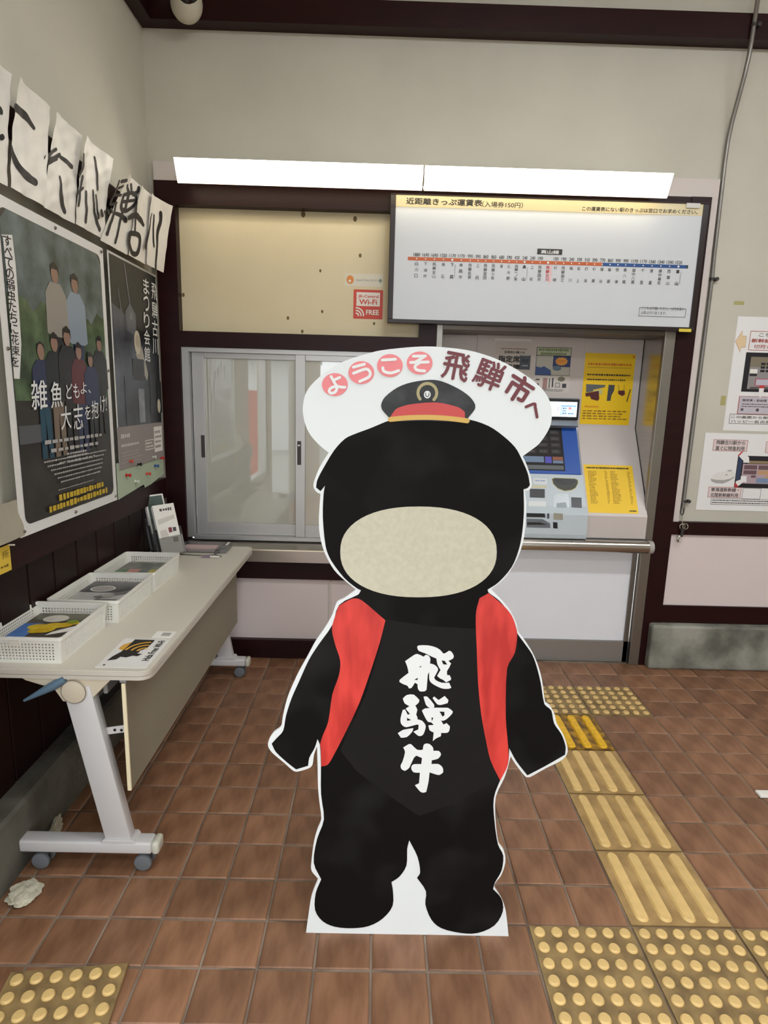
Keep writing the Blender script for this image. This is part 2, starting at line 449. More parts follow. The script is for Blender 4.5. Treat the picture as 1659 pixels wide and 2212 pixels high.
# floor slab (grout level) and tiles
PX_, PY_ = 0.1553, 0.1528
GX0, GY0 = 0.170, 1.526
floor = struct('floor', bx(XL-0.1, XR+0.1, REAR_Y-0.1, 3.75, -0.12, -0.004), grout, origin=(0, 0, -0.12))
jt = 0.0066
tb = MB().box(-PX_/2+jt/2, PX_/2-jt/2, -PY_/2+jt/2, PY_/2-jt/2, -0.012, 0.0)
bmt = bmesh.new()
tvs = [bmt.verts.new(v) for v in tb.v]
for f in tb.f: bmt.faces.new([tvs[i] for i in f])
bmesh.ops.bevel(bmt, geom=[e for e in bmt.edges if all(v.co.z > -0.001 for v in e.verts)], offset=0.003, segments=1, affect='EDGES')
tile_me = bpy.data.meshes.new('tile'); bmt.to_mesh(tile_me); bmt.free(); tile_me.materials.append(tilemat)
tact_cells = set()
for i in (2, 3, 4, 5, 6, 7):        # front row of dome tiles (two cells each way)
    for j in (-2, -1): tact_cells.add((i, j))
for i in (4, 5):
    for j in range(0, 8): tact_cells.add((i, j))
for i in (4, 5, 6, 7):
    for j in (8, 9): tact_cells.add((i, j))
cells = []
for i in range(-9, 27):
    for j in range(-26, 12):
        if (i, j) in tact_cells: continue
        x, y = GX0 + (i+0.5)*PX_, GY0 + (j+0.5)*PY_
        if x + PX_/2 < -1.10 or x > XR or y < REAR_Y: continue
        if y + PY_/2 > 3.37: continue
        d = RT.transposed() @ Vector((x, y, -EYE))
        u_, v_ = FPX*d.x/d.z + CX if d.z > 0.1 else 9e9, FPX*d.y/d.z + CY if d.z > 0.1 else 9e9
        inview = -60 < u_ < 1720 and v_ < 2270
        cells.append((0 if inview else 1, y, x, i, j))
cells.sort()
rest = MB(); ntile = 0
for vis, y, x, i, j in cells:
    dz = random.uniform(-0.0008, 0.0008)
    if not vis and ntile < 298:
        o = bpy.data.objects.new('tile', tile_me); COL.objects.link(o); o.parent = floor
        o.location = Vector((x, y, dz)) - WORLD['floor']; ntile += 1
        o.rotation_euler = (random.uniform(-0.004, 0.004), random.uniform(-0.004, 0.004), random.uniform(-0.006, 0.006))
    else:
        rest.add([Vector((x, y, dz)) + v.co for v in tile_me.vertices], [tuple(p.vertices) for p in tile_me.polygons])
o = rest.build('tile_field', tilemat, parent=floor); o['kind'] = 'stuff'
# tactile paving
def dome_mesh(r0, r1, h):
    m = MB().lathe([(r0, 0), (r0*0.97, h*0.35), (r1*1.04, h*0.85), (r1*0.92, h)], (0, 0, 0), n=14)
    me = bpy.data.meshes.new('dome'); me.from_pydata(m.v, [], m.f); me.update(); me.materials.append(dome_m)
    for p in me.polygons: p.use_smooth = len(p.vertices) == 4
    return me
DOME = dome_mesh(0.0172, 0.0135, 0.0075)
DOMEW = dome_mesh(0.0165, 0.0128, 0.0075)
def bar_mesh(L, w, h, mat):
    n = 8; ring = []
    for sgn, a0 in ((1, 0), (-1, PI)):
        for k in range(n+1):
            a = a0 + PI*k/n; ring.append((w/2*math.cos(a), sgn*(L/2 - w/2) + w/2*math.sin(a)))
    vs_ = [(x, y, 0) for x, y in ring] + [(x*0.80, y - math.copysign(w*0.10, y), h) for x, y in ring]
    N = len(ring); fs = [(i, (i+1) % N, (i+1) % N + N, i+N) for i in range(N)] + [tuple(range(N, 2*N))]
    me = bpy.data.meshes.new('bar'); me.from_pydata(vs_, [], fs); me.update(); me.materials.append(mat); return me
BAR = bar_mesh(0.278, 0.040, 0.0075, dome_m); BARY = bar_mesh(0.278, 0.040, 0.0075, bar_y)
def tact_plate(cx, cy, rot, mat, w=2*PX_-0.008, h=2*PY_-0.008):
    me = bpy.data.meshes.new('tactile_tile')
    m = MB().box(-w/2, w/2, -h/2, h/2, -0.010, 0.002); me.from_pydata(m.v, [], m.f); me.update(); me.materials.append(mat)
    o = bpy.data.objects.new('tactile_tile', me); COL.objects.link(o); o.parent = floor
    o.location = Vector((cx, cy, 0)) - WORLD['floor']; o.rotation_euler.z = rot
    return o
def dots(o, nx=6, ny=6, px=0.0505, py=0.0500, me=DOME):
    for a in range(nx):
        for b in range(ny):
            d = bpy.data.objects.new('dome', me); COL.objects.link(d); d.parent = o
            d.location = ((a-(nx-1)/2)*px, (b-(ny-1)/2)*py, 0.002)
def cellc(i, j): return GX0 + (i+1)*PX_, GY0 + (j+1)*PY_
for i in (2, 4, 6): dots(tact_plate(*cellc(i, -2), 0, tactile))
for i in (4, 6): dots(tact_plate(*cellc(i, 8), 0, tactile), 6, 6, me=DOMEW)
for j, (pm, bmesh_) in zip((0, 2, 4, 6), ((tactbar, BAR), (tactbar, BAR), (tactbar, BAR), (tact_y, BARY))):
    o = tact_plate(*cellc(4, j), 0, pm)
    for k in range(4):
        d = bpy.data.objects.new('bar', bmesh_); COL.objects.link(d); d.parent = o; d.location = ((k-1.5)*0.072, 0, 0.002)
o = tact_plate(-0.779, 1.213, 0.105, tactile, 0.300, 0.300); o.location.z += 0.004; dots(o, 6, 6, 0.0495, 0.0495)

# left wall with a window opening just outside the picture on the left
w = MB()
w.box(XL-0.12, XL, 1.10, 3.5, 0, ZC); w.box(XL-0.12, XL, -0.10, 0.10, 0, ZC); w.box(XL-0.12, XL, REAR_Y, -2.20, 0, ZC); w.box(XL-0.12, XL, -2.20, -0.10, 2.30, ZC)
w.box(XL-0.12, XL, 0.10, 1.10, 0, 0.65); w.box(XL-0.12, XL, 0.10, 1.10, 1.99, ZC)
wall_left = struct('wall_left', w, plaster)
fr = MB(); fr.box(XL-0.09, XL-0.02, 0.10, 0.14, 0.65, 1.99); fr.box(XL-0.09, XL-0.02, 1.06, 1.10, 0.65, 1.99); fr.box(XL-0.09, XL-0.02, 0.14, 1.06, 0.65, 0.69); fr.box(XL-0.09, XL-0.02, 0.14, 1.06, 1.95, 1.99)
struct('window_2', fr, alum)
# back wall plaster, around the framed bays
w = MB()
w.box(XL-0.12, XR, YW, YW+0.12, 2.60, ZC)
w.box(1.69, XR, YW, YW+0.12, 0.0, 2.60)
w.box(XL-0.12, -1.16, YW, YW+0.12, 0.0, 2.60)
wall_back = struct('wall_back', w, plaster)
w = MB()
w.box(XL-0.12, OP_X0, REAR_Y-0.12, REAR_Y, 0, ZC); w.box(OP_X1, XR, REAR_Y-0.12, REAR_Y, 0, ZC); w.box(OP_X0, OP_X1, REAR_Y-0.12, REAR_Y, OP_Z1, ZC)
struct('wall_rear', w, plaster)
struct('wall_right', bx(XR, XR+0.1, REAR_Y, YW, 0, ZC), plaster)
struct('ceiling', bx(XL-0.12, XR+0.1, REAR_Y-0.12, YW+0.12, ZC, ZC+0.1), M('ceiling_board', (214, 208, 194), 0.9, var=0.03))
# the room's own ceiling lamps (out of the picture, above and behind the camera)
ceil_e = M('ceiling_lamp_diffuser', (255, 250, 240), 0.4, emit=(246, 250, 255), estr=28.0)
for k, (x, y, lab) in enumerate(((0.9, 1.15, 'ceiling fluorescent lamp nearest the ticket window'), (2.7, 1.15, 'ceiling fluorescent lamp on the right side of the room'), (0.9, -0.9, 'ceiling fluorescent lamp near the entrance'))):
    t = thing('ceiling_lamp', (x, y, 3.60), lab, 'lamp', 'ceiling lamps of the waiting room')
    MB().prism([(y-0.13, ZC), (y+0.13, ZC), (y+0.11, 3.655), (y-0.11, 3.655)], 0, x-0.62, x+0.62).build('housing', M('lamp_housing', (206, 200, 184), 0.5), parent=t)
    MB().prism([(y-0.11, 3.6545), (y+0.11, 3.6545), (y+0.09, 3.615), (y-0.09, 3.615)], 0, x-0.60, x+0.60).build('diffuser', ceil_e, parent=t)
# beams under the ceiling
struct('trim_1', bx(XL+0.002, XR, 3.30, YW, 3.290, 3.402), brown)
struct('trim_2', bx(XL, XL+0.07, REAR_Y+0.01, 3.30, 3.290, 3.402), brown)
# brown framing of the ticket window bay
struct('trim_3', bx(-1.186, -1.080, YF, YW+0.08, 0.0, 2.591), brown)                 # left post
struct('trim_4', bx(-1.080, 1.590, YF, YW+0.08, 2.478, 2.591), brown)                 # head rail
struct('trim_5', bx(-1.080, 0.203, YF, YW+0.08, 1.770, 1.851), brown)                 # transom
struct('trim_6', bx(0.203, 0.296, YF, YW+0.08, 0.0, 2.478), brown)                    # middle post
struct('trim_7', bx(1.586, 1.690, YF-0.005, YW+0.08, 0.0, 2.591), brown)              # right post
struct('trim_8', bx(-1.080, 0.203, YF-0.01, YW+0.02, 0.484, 0.600), brown)            # rail under the sill
struct('trim_9', bx(-1.080, 0.203, YF-0.02, YW+0.02, 0.0, 0.112), brown)              # skirting
struct('trim_10', bx(1.690, XR, YF-0.005, YW, 0.803, 0.877), brown)                   # dado rail right
struct('trim_11', bx(1.690, XR, YF-0.005, YW, 0.272, 0.377), brown)                   # low rail right
struct('trim_12', bx(-1.186, 1.690, YF+0.005, YW, 2.591, 2.680), palepanel)           # pale board above the head rail
struct('trim_13', bx(1.690, 1.728, YF+0.008, YW, 0.877, 2.680), palepanel)            # pale casing strip
cb = MB().bbox(1.622, XR, 3.292, YW, 0.0, 0.270, 0.012, 2)
struct('baseboard_back', cb, concrete)
wp = struct('wall_panel', bx(-1.080, 0.203, 3.408, 3.43, 1.851, 2.478), creampanel)
struct('wall_panel', bx(0.296, 1.586, 3.408, 3.43, 1.93, 2.478), creampanel)
spot_m = M('rust_spot', (112, 96, 62), 0.8)
sp = Sheet((-1.08, 3.408, 1.851), (1, 0, 0), (0, 0, 1)); sp.root = wp
for x, y, r in ((655,463,4.5),(767,473,4),(692,585,2.4),(778,552,3),(396,637,3),(696,673,2.5),(622,687,2.8),(653,716,2.8),(808,699,2.4)):
    a, b = sp.px(x, y); sp.disc(a, b, r*0.0026, r*0.0036, spot_m, 'nail_spot', n=10)
# pink lower panels (separate boards with a cover strip)
struct('wall_lower', bx(-1.080, -0.268, YF+0.012, YF+0.03, 0.112, 0.484), pinkpanel)
struct('wall_lower', bx(-0.252, 0.203, YF+0.012, YF+0.03, 0.112, 0.484), pinkpanel)
struct('trim_14', bx(-0.268, -0.252, YF+0.006, YF+0.03, 0.112, 0.484), palepanel)
struct('wall_lower', bx(1.690, 2.335, YF+0.008, YW, 0.377, 0.803), pinkpanel)
struct('wall_lower', bx(2.345, XR, YF+0.008, YW, 0.377, 0.803), pinkpanel)
# stainless sill under the sliding window
struct('trim_15', MB().prism([(3.29, 0.598), (3.29, 0.664), (3.296, 0.669), (3.375, 0.706), (3.42, 0.706), (3.42, 0.598)], 0, -1.08, 0.203), steel)

# left wall: dark wainscot of upright planks, rails, concrete footing
struct('trim_16', bx(XL, XL+0.035, REAR_Y if False else 1.12, 3.35, 0.945, 1.055), brown)     # dado rail
struct('trim_17', MB().bbox(XL, XL+0.058, 1.12, 3.35, 2.318, 2.392, 0.008), brown)            # picture rail behind the papers
wsc = struct('wall_wainscot', bx(XL, XL+0.006, 1.12, 3.35, 0.20, 0.945), brown)
pl_y = 1.125; k = 0
plank_m = M('plank_brown', (30, 12, 9), 0.45, spec=0.22, var=0.18, scale=4, bump=0.08, bscale=22, stretch=(1, 1, 0.2), rnd=0.15)
edges = [1.12 + 0.0] + [1.34, 1.507, 1.674, 1.845, 2.014, 2.182, 2.353, 2.526, 2.70, 2.87, 3.04, 3.21, 3.348]
for a, b in zip(edges[:-1], edges[1:]):
    MB().bbox(XL+0.004, XL+0.016, a+0.003, b-0.003, 0.205, 0.945, 0.003, 1).build('plank', plank_m, parent=wsc)
struct('baseboard_left', MB().prism([(XL, 0), (-1.118, 0), (-1.124, 0.205), (-1.135, 0.215), (XL, 0.215)], 1, 1.12, 3.34), concreteL)

# ------------------------------------------------------------------ sliding window (window_1)
win = MB()
win.box(-1.078, -1.040, YF+0.012, YF+0.07, 0.716, 1.768); win.box(0.165, 0.203, YF+0.012, YF+0.07, 0.716, 1.768)
win.box(-1.040, 0.165, YF+0.012, YF+0.07, 1.745, 1.768); win.box(-1.040, 0.165, YF+0.004, YF+0.07, 0.706, 0.728)
window1 = struct('window_1', win, alum)
def sash(x0, x1, y, z0, z1, sl, sr, sb, st):
    m = MB(); m.box(x0, x0+sl, y, y+0.022, z0, z1); m.box(x1-sr, x1, y, y+0.022, z0, z1)
    m.box(x0+sl, x1-sr, y, y+0.022, z0, z0+sb); m.box(x0+sl, x1-sr, y, y+0.022, z1-st, z1)
    s_ = m.build('sash', alum, parent=window1, bevel=0.002)
    bx(x0+sl-0.004, x1-sr+0.004, y+0.009, y+0.014, z0+sb-0.004, z1-st+0.004).build('pane', pane_m, parent=s_)
    return s_
pane_m = clear_mat('window_glass', (232, 236, 228), refl=0.13, rough=0.015, haze=0.6, hazergb=(232, 230, 216))
s1 = sash(-1.032, -0.420, YF+0.042, 0.728, 1.745, 0.064, 0.044, 0.070, 0.030)
s2 = sash(-0.464, 0.165, YF+0.016, 0.728, 1.745, 0.055, 0.060, 0.070, 0.032)
dark_slot = M('dark_recess', (58, 56, 52), 0.5)
def pull(x0, x1, z0, z1, y, par):
    f = MB(); f.box(x0, x1, y-0.0015, y+0.002, z0, z1); h = f.build('finger_pull', dark_slot, parent=par)
    g = MB(); t = 0.003
    for b_ in ((x0-t, x0, z0-t, z1+t), (x1, x1+t, z0-t, z1+t), (x0, x1, z0-t, z0), (x0, x1, z1, z1+t)): g.box(b_[0], b_[1], y-0.003, y+0.002, b_[2], b_[3])
    g.build('pull_rim', alum, parent=par)
pull(-0.995, -0.974, 1.170, 1.295, YF+0.042, s1)
pull(-0.453, -0.431, 1.145, 1.278, YF+0.016, s2)
bx(-0.449, -0.438, YF+0.0135, YF+0.0146, 1.250, 1.258).build('latch_mark', ink_w, parent=s2)
curtain = MB(); n = 90
for i in range(n+1):
    x = -1.05 + 1.23*i/n; y = 3.50 + 0.010*math.sin(i*0.9) + 0.006*math.sin(i*0.37+1)
    curtain.v += [Vector((x, y, 0.70)), Vector((x, y, 1.78))]
curtain.f = [(2*i, 2*i+2, 2*i+3, 2*i+1) for i in range(n)]
cu = curtain.build('curtain', M('curtain_cloth', (214, 210, 192), 0.9, var=0.05, scale=3), smooth=True)
tag(cu, 'drawn greyish beige curtain behind the sliding ticket window glass', 'curtain')
struct('wall_office', bx(-1.1, 0.25, 3.62, 3.66, 0.0, 2.5), plaster)

# ------------------------------------------------------------------ ticket machine bay
ss = MB()
ss.box(1.527, 1.586, YF-0.004, YF+0.03, 0.0, 1.925); ss.box(0.296, 0.330, YF-0.004, YF+0.03, 0.0, 1.925); struct('trim_25', bx(0.330, 1.527, YF-0.004, YF+0.03, 1.898, 1.925), steel_k)
jam = struct('trim_18', ss, steel_d, bevel=0.003)
struct('trim_19', bx(1.535, 1.560, YF+0.03, 3.70, 0.0, 1.90), steel)      # right side lining
struct('trim_20', bx(0.300, 0.325, YF+0.03, 3.70, 0.0, 1.90), steel)
struct('trim_21', bx(0.30, 1.56, YF+0.03, 3.70, 1.900, 1.915), steel_k)
struct('trim_22', bx(0.330, 1.535, YF+0.035, 3.45, 0.0, 0.130), M('kick_steel', (170, 168, 164), 0.35, metal=0.7))  # stainless kick plate
struct('trim_23', bx(0.330, 1.500, YF+0.045, 3.42, 0.132, 0.690), white_panel)
struct('trim_24', bx(1.500, 1.527, YF+0.035, 3.42, 0.0, 0.690), steel_d)
rail_c = thing('counter_rail', (0.95, 3.30, 0.70), 'polished stainless half-round counter rail below the ticket machine', 'counter rail')
MB().cyl((0.31, 3.302, 0.735), (1.540, 3.302, 0.735), 0.036, n=32).build('tube', steel, parent=rail_c, smooth=True)
MB().cyl((1.5405, 3.302, 0.735), (1.566, 3.302, 0.735), 0.0365, n=32).build('end_cap', M('cap_plastic', (176, 172, 166), 0.4), parent=rail_c, smooth=True)
bx(0.33, 1.53, 3.305, 3.38, 0.735, 0.772).build('ledge', steel_d, parent=rail_c)

tm = thing('ticket_machine', (0.95, 3.40, 0.772), 'white and blue touch screen ticket machine set into the stainless bay', 'ticket machine')
prof = [(3.325, 0.775), (3.325, 0.905), (3.62, 1.388), (3.62, 1.900), (3.70, 1.900), (3.70, 0.775)]
MB().prism(prof, 0, 1.186, 1.5335).build('fascia', fascia_m, parent=tm, bevel=0.004)
MB().prism([(3.325, 0.775), (3.325, 0.905), (3.455, 1.118), (3.62, 1.388), (3.62, 1.900), (3.70, 1.900), (3.70, 0.775)], 0, 0.327, 0.560).build('fascia', fascia_m, parent=tm, bevel=0.004)
MB().box(0.56, 1.186, 3.6201, 3.70, 1.385, 1.900).build('upper_panel', fascia_m, parent=tm)
# display unit
dsp = MB().bbox(0.70, 1.176, 3.585, 3.63, 1.428, 1.552, 0.006).build('display', M('display_black', (26, 26, 30), 0.3), parent=tm)
dsS = Sheet((0.70, 3.5845, 1.428), (1, 0, 0), (0, 0, 1)); dsS.root = dsp
dsS.rect(0.02, 0.018, 0.462, 0.104, M('screen_white', (226, 238, 255), 0.3, emit=(214, 232, 255), estr=1.3), 'screen')
scr_b = M('screen_blue', (96, 150, 226), 0.3, emit=(96, 150, 226), estr=0.9)
scr_lb = M('screen_light_blue', (190, 216, 250), 0.3, emit=(190, 216, 250), estr=0.9)
scr_r = M('screen_red', (232, 130, 130), 0.3, emit=(232, 130, 130), estr=0.8)
scr_t = M('screen_grey', (110, 120, 150), 0.3, emit=(110, 120, 150), estr=0.5)
dsS.rect(0.37, 0.022, 0.458, 0.084, scr_lb, 'screen_area', 0.001).rect(0.37, 0.078, 0.458, 0.084, scr_b, 'screen_area', 0.0014).rect(0.368, 0.022, 0.371, 0.084, scr_b, 'screen_area', 0.0014)
dsS.rect(0.413, 0.060, 0.428, 0.074, scr_r, 'screen_area', 0.0018)
dsS.dashes(0.378, 0.030, 0.405, 0.074, 3, scr_t, 'screen_text', lift=0.0018).dashes(0.412, 0.030, 0.452, 0.044, 1, scr_t, 'screen_text', lift=0.0018).dashes(0.345, 0.055, 0.362, 0.075, 2, scr_t, 'screen_text', lift=0.0018).dashes(0.05, 0.03, 0.33, 0.085, 4, scr_t, 'screen_text', lift=0.0018)
MB().prism([(3.60, 1.378), (3.56, 1.395), (3.60, 1.428), (3.64, 1.428), (3.64, 1.378)], 0, 0.70, 1.172).build('ticket_slot_unit', M('unit_grey', (150, 156, 162), 0.35), parent=tm)
# sloping blue touch panel
SLu = Vector((1, 0, 0)); SLv = Vector((0, 0.295, 0.483)).normalized()
bl_t, bl_b = Vector((0, 3.62, 1.388)), Vector((0, 3.455, 1.118))
nrm = SLu.cross(SLv)
def slab(x0, x1, p0, p1, th, name, mat, par):
    m = MB(); a, b = p0, p1
    q = [Vector((x0, a.y, a.z)), Vector((x1, a.y, a.z)), Vector((x1, b.y, b.z)), Vector((x0, b.y, b.z))]
    m.add([v - nrm*0.05 for v in q] + [v + nrm*th for v in q], [(0,3,2,1),(4,5,6,7),(0,1,5,4),(1,2,6,5),(2,3,7,6),(3,0,4,7)])
    return m.build(name, mat, parent=par, bevel=0.003)
tp = slab(0.58, 1.176, bl_b, bl_t, 0.010, 'touch_panel', M('machine_blue', (24, 84, 176), 0.35), tm)
tS = Sheet(bl_b + Vector((0.58, 0, 0)) + nrm*0.0102, SLu, SLv); tS.root = tp
Lh = (bl_t - bl_b).length
tS.rect(0.05, 0.018, 0.505, Lh-0.012, M('touch_screen', (44, 44, 48), 0.15, spec=0.6), 'screen')
tcell = M('touch_cell', (62, 60, 60), 0.2); tlb = M('touch_pale', (116, 138, 168), 0.3); tvi = M('touch_violet', (84, 80, 190), 0.3); tor = M('touch_orange', (150, 88, 60), 0.3); tgr = M('touch_grey', (96, 100, 104), 0.3)
for r in range(4):
    for c in range(6): tS.rect(0.07+c*0.072, 0.126+r*0.042, 0.13+c*0.072, 0.158+r*0.042, tcell, 'button', 0.0012)
for r in range(4):
    for c in range(6): tS.dashes(0.078+c*0.072, 0.134+r*0.042, 0.122+c*0.072, 0.150+r*0.042, 2, tgr, 'screen_text', lift=0.0016)
tS.rect(0.07, 0.070, 0.385, 0.108, tlb, 'button', 0.0012).rect(0.392, 0.066, 0.430, 0.108, tvi, 'button', 0.0012).rect(0.437, 0.086, 0.497, 0.108, tor, 'button', 0.0012).rect(0.437, 0.066, 0.497, 0.084, tlb, 'button', 0.0012).rect(0.07, 0.026, 0.497, 0.052, tgr, 'button', 0.0012)
# lower coin and note unit
lg = M('machine_grey', (196, 206, 212), 0.35)
lower = [(3.455, 1.118), (3.432, 1.122), (3.330, 0.955), (3.296, 0.915), (3.288, 0.800), (3.292, 0.775), (3.45, 0.775)]
cu_ = MB().prism(lower, 0, 0.58, 1.184).build('coin_unit', lg, parent=tm, bevel=0.004)
cS = Sheet((0.58, 3.330, 0.955), SLu, (0, 0.102, 0.167)); cS.root = cu_
blk = M('slot_black', (22, 22, 24), 0.3); yel = M('pale_yellow_mark', (214, 206, 160), 0.5); olv = M('coin_tray_dark', (52, 54, 46), 0.4)
mtg = M('tray_silver', (150, 154, 156), 0.3, metal=0.6)
tray = [(598,1320),(620,1310),(800,1318),(825,1330),(826,1360),(805,1400),(770,1420),(710,1428),(650,1405),(610,1365)]
cS.poly_px(tray, M('tray_rim', (178, 170, 90), 0.4), 'tray_rim', 0.0008, (1040, 700), 3.95)
cS.poly_px([(x+(712-x)*0.05, y+(1365-y)*0.09) for x, y in tray], olv, 'coin_tray', 0.0014, (1040, 700), 3.95)
cS.poly_px([(625,1318),(795,1324),(805,1345),(760,1372),(700,1376),(640,1352)], blk, 'coin_mouth', 0.0020, (1040, 700), 3.95)
for q, m_, nm in (((412,1405,540,1480), blk, 'note_slot'), ((445,1315,560,1368), M('label_white', (222, 226, 226), 0.5), 'label_plate'), ((400,1510,550,1555), MATS['label_white'], 'label_plate')):
    cS.poly_px([(q[0], q[1]), (q[2], q[1]+4), (q[2], q[3]+4), (q[0], q[3])], m_, nm, 0.0012, (1040, 700), 3.95)
cS.dashes_px(1040+458/3.95, 700+1325/3.95, 1040+552/3.95, 700+1350/3.95, 1, scr_t, part='label_text', lift=0.002)
cS.poly_px([(430,1378),(555,1384),(555,1400),(430,1394)], yel, 'yellow_strip', 0.0012, (1040, 700), 3.95)
cS.poly_px([(390,1562),(552,1568),(552,1582),(390,1576)], yel, 'yellow_strip', 0.0012, (1040, 700), 3.95)
cS.poly_px([(765,1478),(853,1482),(856,1570),(768,1566)], blk, 'card_reader', 0.0012, (1040, 700), 3.95)
cS.poly_px([(612,1460),(670,1442),(730,1448),(748,1480),(748,1590),(618,1588)], mtg, 'coin_cup', 0.0010, (1040, 700), 3.95)
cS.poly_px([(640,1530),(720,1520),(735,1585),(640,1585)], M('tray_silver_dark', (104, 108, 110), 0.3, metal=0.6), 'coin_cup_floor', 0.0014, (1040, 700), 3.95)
cF = Sheet((0.58, 3.288, 0.800), SLu, (0, 0.008, 0.115)); cF.root = cu_
cF.poly_px([(385,1612),(540,1616),(545,1650),(385,1646)], blk, 'note_mouth', 0.0012, (1040, 700), 3.95)
cF.poly_px([(385,1660),(520,1664),(585,1700),(588,1740),(385,1735)], M('shutter_grey', (120, 126, 134), 0.25, metal=0.5), 'change_tray', 0.0010, (1040, 700), 3.95)
cF.poly_px([(390,1690),(500,1692),(560,1712),(390,1714)], blk, 'change_mouth', 0.0014, (1040, 700), 3.95)
cF.poly_px([(610,1690),(648,1692),(650,1745),(612,1742)], blk, 'sensor_window', 0.0012, (1040, 700), 3.95)
cF.poly_px([(560,1615),(578,1616),(578,1660),(560,1660)], M('lock_dark', (70, 74, 80), 0.4), 'lock', 0.0012, (1040, 700), 3.95)
cF.poly_px([(616,1612),(694,1618),(694,1672),(616,1668)], M('sticker_silver', (222, 222, 214), 0.12, metal=0.9), 'foil_sticker', 0.0012, (1040, 700), 3.95)

# notices stuck on the machine
yel_p = M('yellow_paper', (248, 204, 16), 0.45); orr = M('orange_ink', (216, 120, 24), 0.6); brk = M('brown_ink', (150, 110, 14), 0.6); drk = M('dark_print', (60, 46, 24), 0.6)
up = lambda: Sheet((1.196, 3.6185, 1.405), (1, 0, 0), (0, 0, 1))
y1 = up().base('notice_sheet', size=(0.296, 0.412), mat=yel_p, label='yellow notice with a picture strip, on the upright panel right of the small display', cat='notice')
C6 = dict(off=(1040, 700), sc=3.95)
def c6(x, y): return 1040 + x/3.95, 700 + y/3.95
y1.dashes_px(*c6(910, 328), *c6(1285, 362), 1, orr, cw=0.017, fill=0.9, part='heading', ragged=0.02).dashes_px(*c6(905, 362), *c6(1280, 384), 1, brk, cw=0.008, fill=0.5, ragged=0.02)
y1.dashes_px(*c6(903, 420), *c6(1270, 450), 1, drk, cw=0.014, fill=0.85, part='bold_print', ragged=0.02).dashes_px(*c6(900, 462), *c6(1235, 490), 1, drk, cw=0.012, fill=0.75, part='bold_print', ragged=0.02)
gph = M('pic_grey', (96, 100, 100), 0.6); gpl = M('pic_pale', (198, 190, 130), 0.6); mar = M('pic_maroon', (88, 28, 28), 0.6); nvy = M('pic_slate', (66, 68, 74), 0.6)
y1.poly_px([(893,512),(1060,520),(1050,540),(955,560),(950,575),(893,585)], gph, 'picture', 0.0008, **C6)
y1.poly_px([(958,565),(1030,555),(1030,600),(958,600)], gpl, 'picture', 0.0008, **C6)
y1.poly_px([(885,590),(1000,570),(1005,640),(990,655),(935,640),(925,615),(890,620)], mar, 'picture', 0.0010, **C6)
y1.poly_px([(1085,518),(1138,520),(1130,570),(1108,610),(1100,655),(1068,655)], nvy, 'picture', 0.0010, **C6)
y1.poly_px([(1168,568),(1222,566),(1224,600),(1200,615),(1165,595)], mar, 'picture', 0.0010, **C6)
y1.stroke_px([(1168,520),(1172,570)], 0.003, brk, 'picture', **C6).stroke_px([(1218,520),(1214,570)], 0.003, brk, 'picture', **C6).stroke_px([(1270,560),(1240,660)], 0.006, drk, 'picture', **C6)
y1.text_px('Attention', *c6(878, 690), *c6(998, 714), orr, part='heading', bold=0.01)
y1.dashes_px(*c6(865, 728), *c6(1240, 825), 4, brk, cw=0.030, fill=0.55)
y1.disc(0.286, 0.396, 0.006, 0.007, orr, 'corner_mark', n=12)
slS = Sheet(Vector((1.198, 3.325, 0.905)) + nrm*0.0008 + SLv*0.018, SLu, SLv)
y2 = slS.base('notice_sheet', size=(0.285, 0.300), mat=yel_p, label='yellow notice with a fare list, on the sloping panel right of the coin unit', cat='notice')
y2.dashes(0.015, 0.272, 0.268, 0.288, 1, drk, cw=0.010, fill=0.7, part='heading', ragged=0.02)
for a0, wd in ((0.020, 0.055), (0.118, 0.018), (0.150, 0.050), (0.250, 0.020)):
    y2.dashes(a0, 0.055, a0+wd, 0.262, 22, brk, cw=0.009, fill=0.5, ragged=0.45)
y2.dashes(0.235, 0.010, 0.275, 0.022, 1, drk, cw=0.007, fill=0.7, ragged=0.02)
# text notice (reserved seats) and ticket guide picture
n1 = Sheet((0.668, 3.6188, 1.690), (1, 0, 0), (0, 0, 1)).base('notice_sheet', size=(0.215, 0.172), mat=M('notice_pale', (208, 198, 190), 0.5), label='pale notice with bold black lettering about reserved seats, top of machine panel', cat='notice')
n1.dashes_px(*c6(165, 203), *c6(390, 220), 1, M('red_brown_ink', (128, 78, 64), 0.6), cw=0.009, fill=0.8, ragged=0.02)
n1.text_px('定期券の購入も', *c6(195, 228), *c6(370, 254), ink, bold=0.02)
n1.text_px('指定席', *c6(146, 268), *c6(325, 328), ink, bold=0.035)
n1.text_px('券売機', *c6(146, 340), *c6(325, 385), ink, bold=0.035)
n1.rect_px(*c6(330, 265), *c6(412, 390), M('pic_machine', (70, 76, 86), 0.5), 'picture')
n1.rect_px(*c6(338, 262), *c6(408, 274), M('pic_silver', (170, 172, 174), 0.5), 'picture', 0.001).rect_px(*c6(345, 300), *c6(400, 330), M('pic_machine2', (48, 54, 64), 0.5), 'picture', 0.001).rect_px(*c6(345, 350), *c6(395, 360), MATS['pic_silver'], 'picture', 0.001)
n2 = Sheet((0.909, 3.6188, 1.682), (1, 0, 0), (0, 0, 1)).base('notice_sheet', size=(0.203, 0.160), mat=M('notice_grey', (190, 186, 174), 0.5), label='colourful picture notice with an orange starburst and blue photo above the small display', cat='notice')
n2.rect(0, 0.112, 0.203, 0.160, M('pale_green', (196, 202, 176), 0.5)); n2.frame(0, 0.112, 0.203, 0.160, 0.003, ink); n2.frame(0, 0, 0.203, 0.114, 0.002, ink)
gtxt = M('green_ink', (122, 138, 84), 0.6)
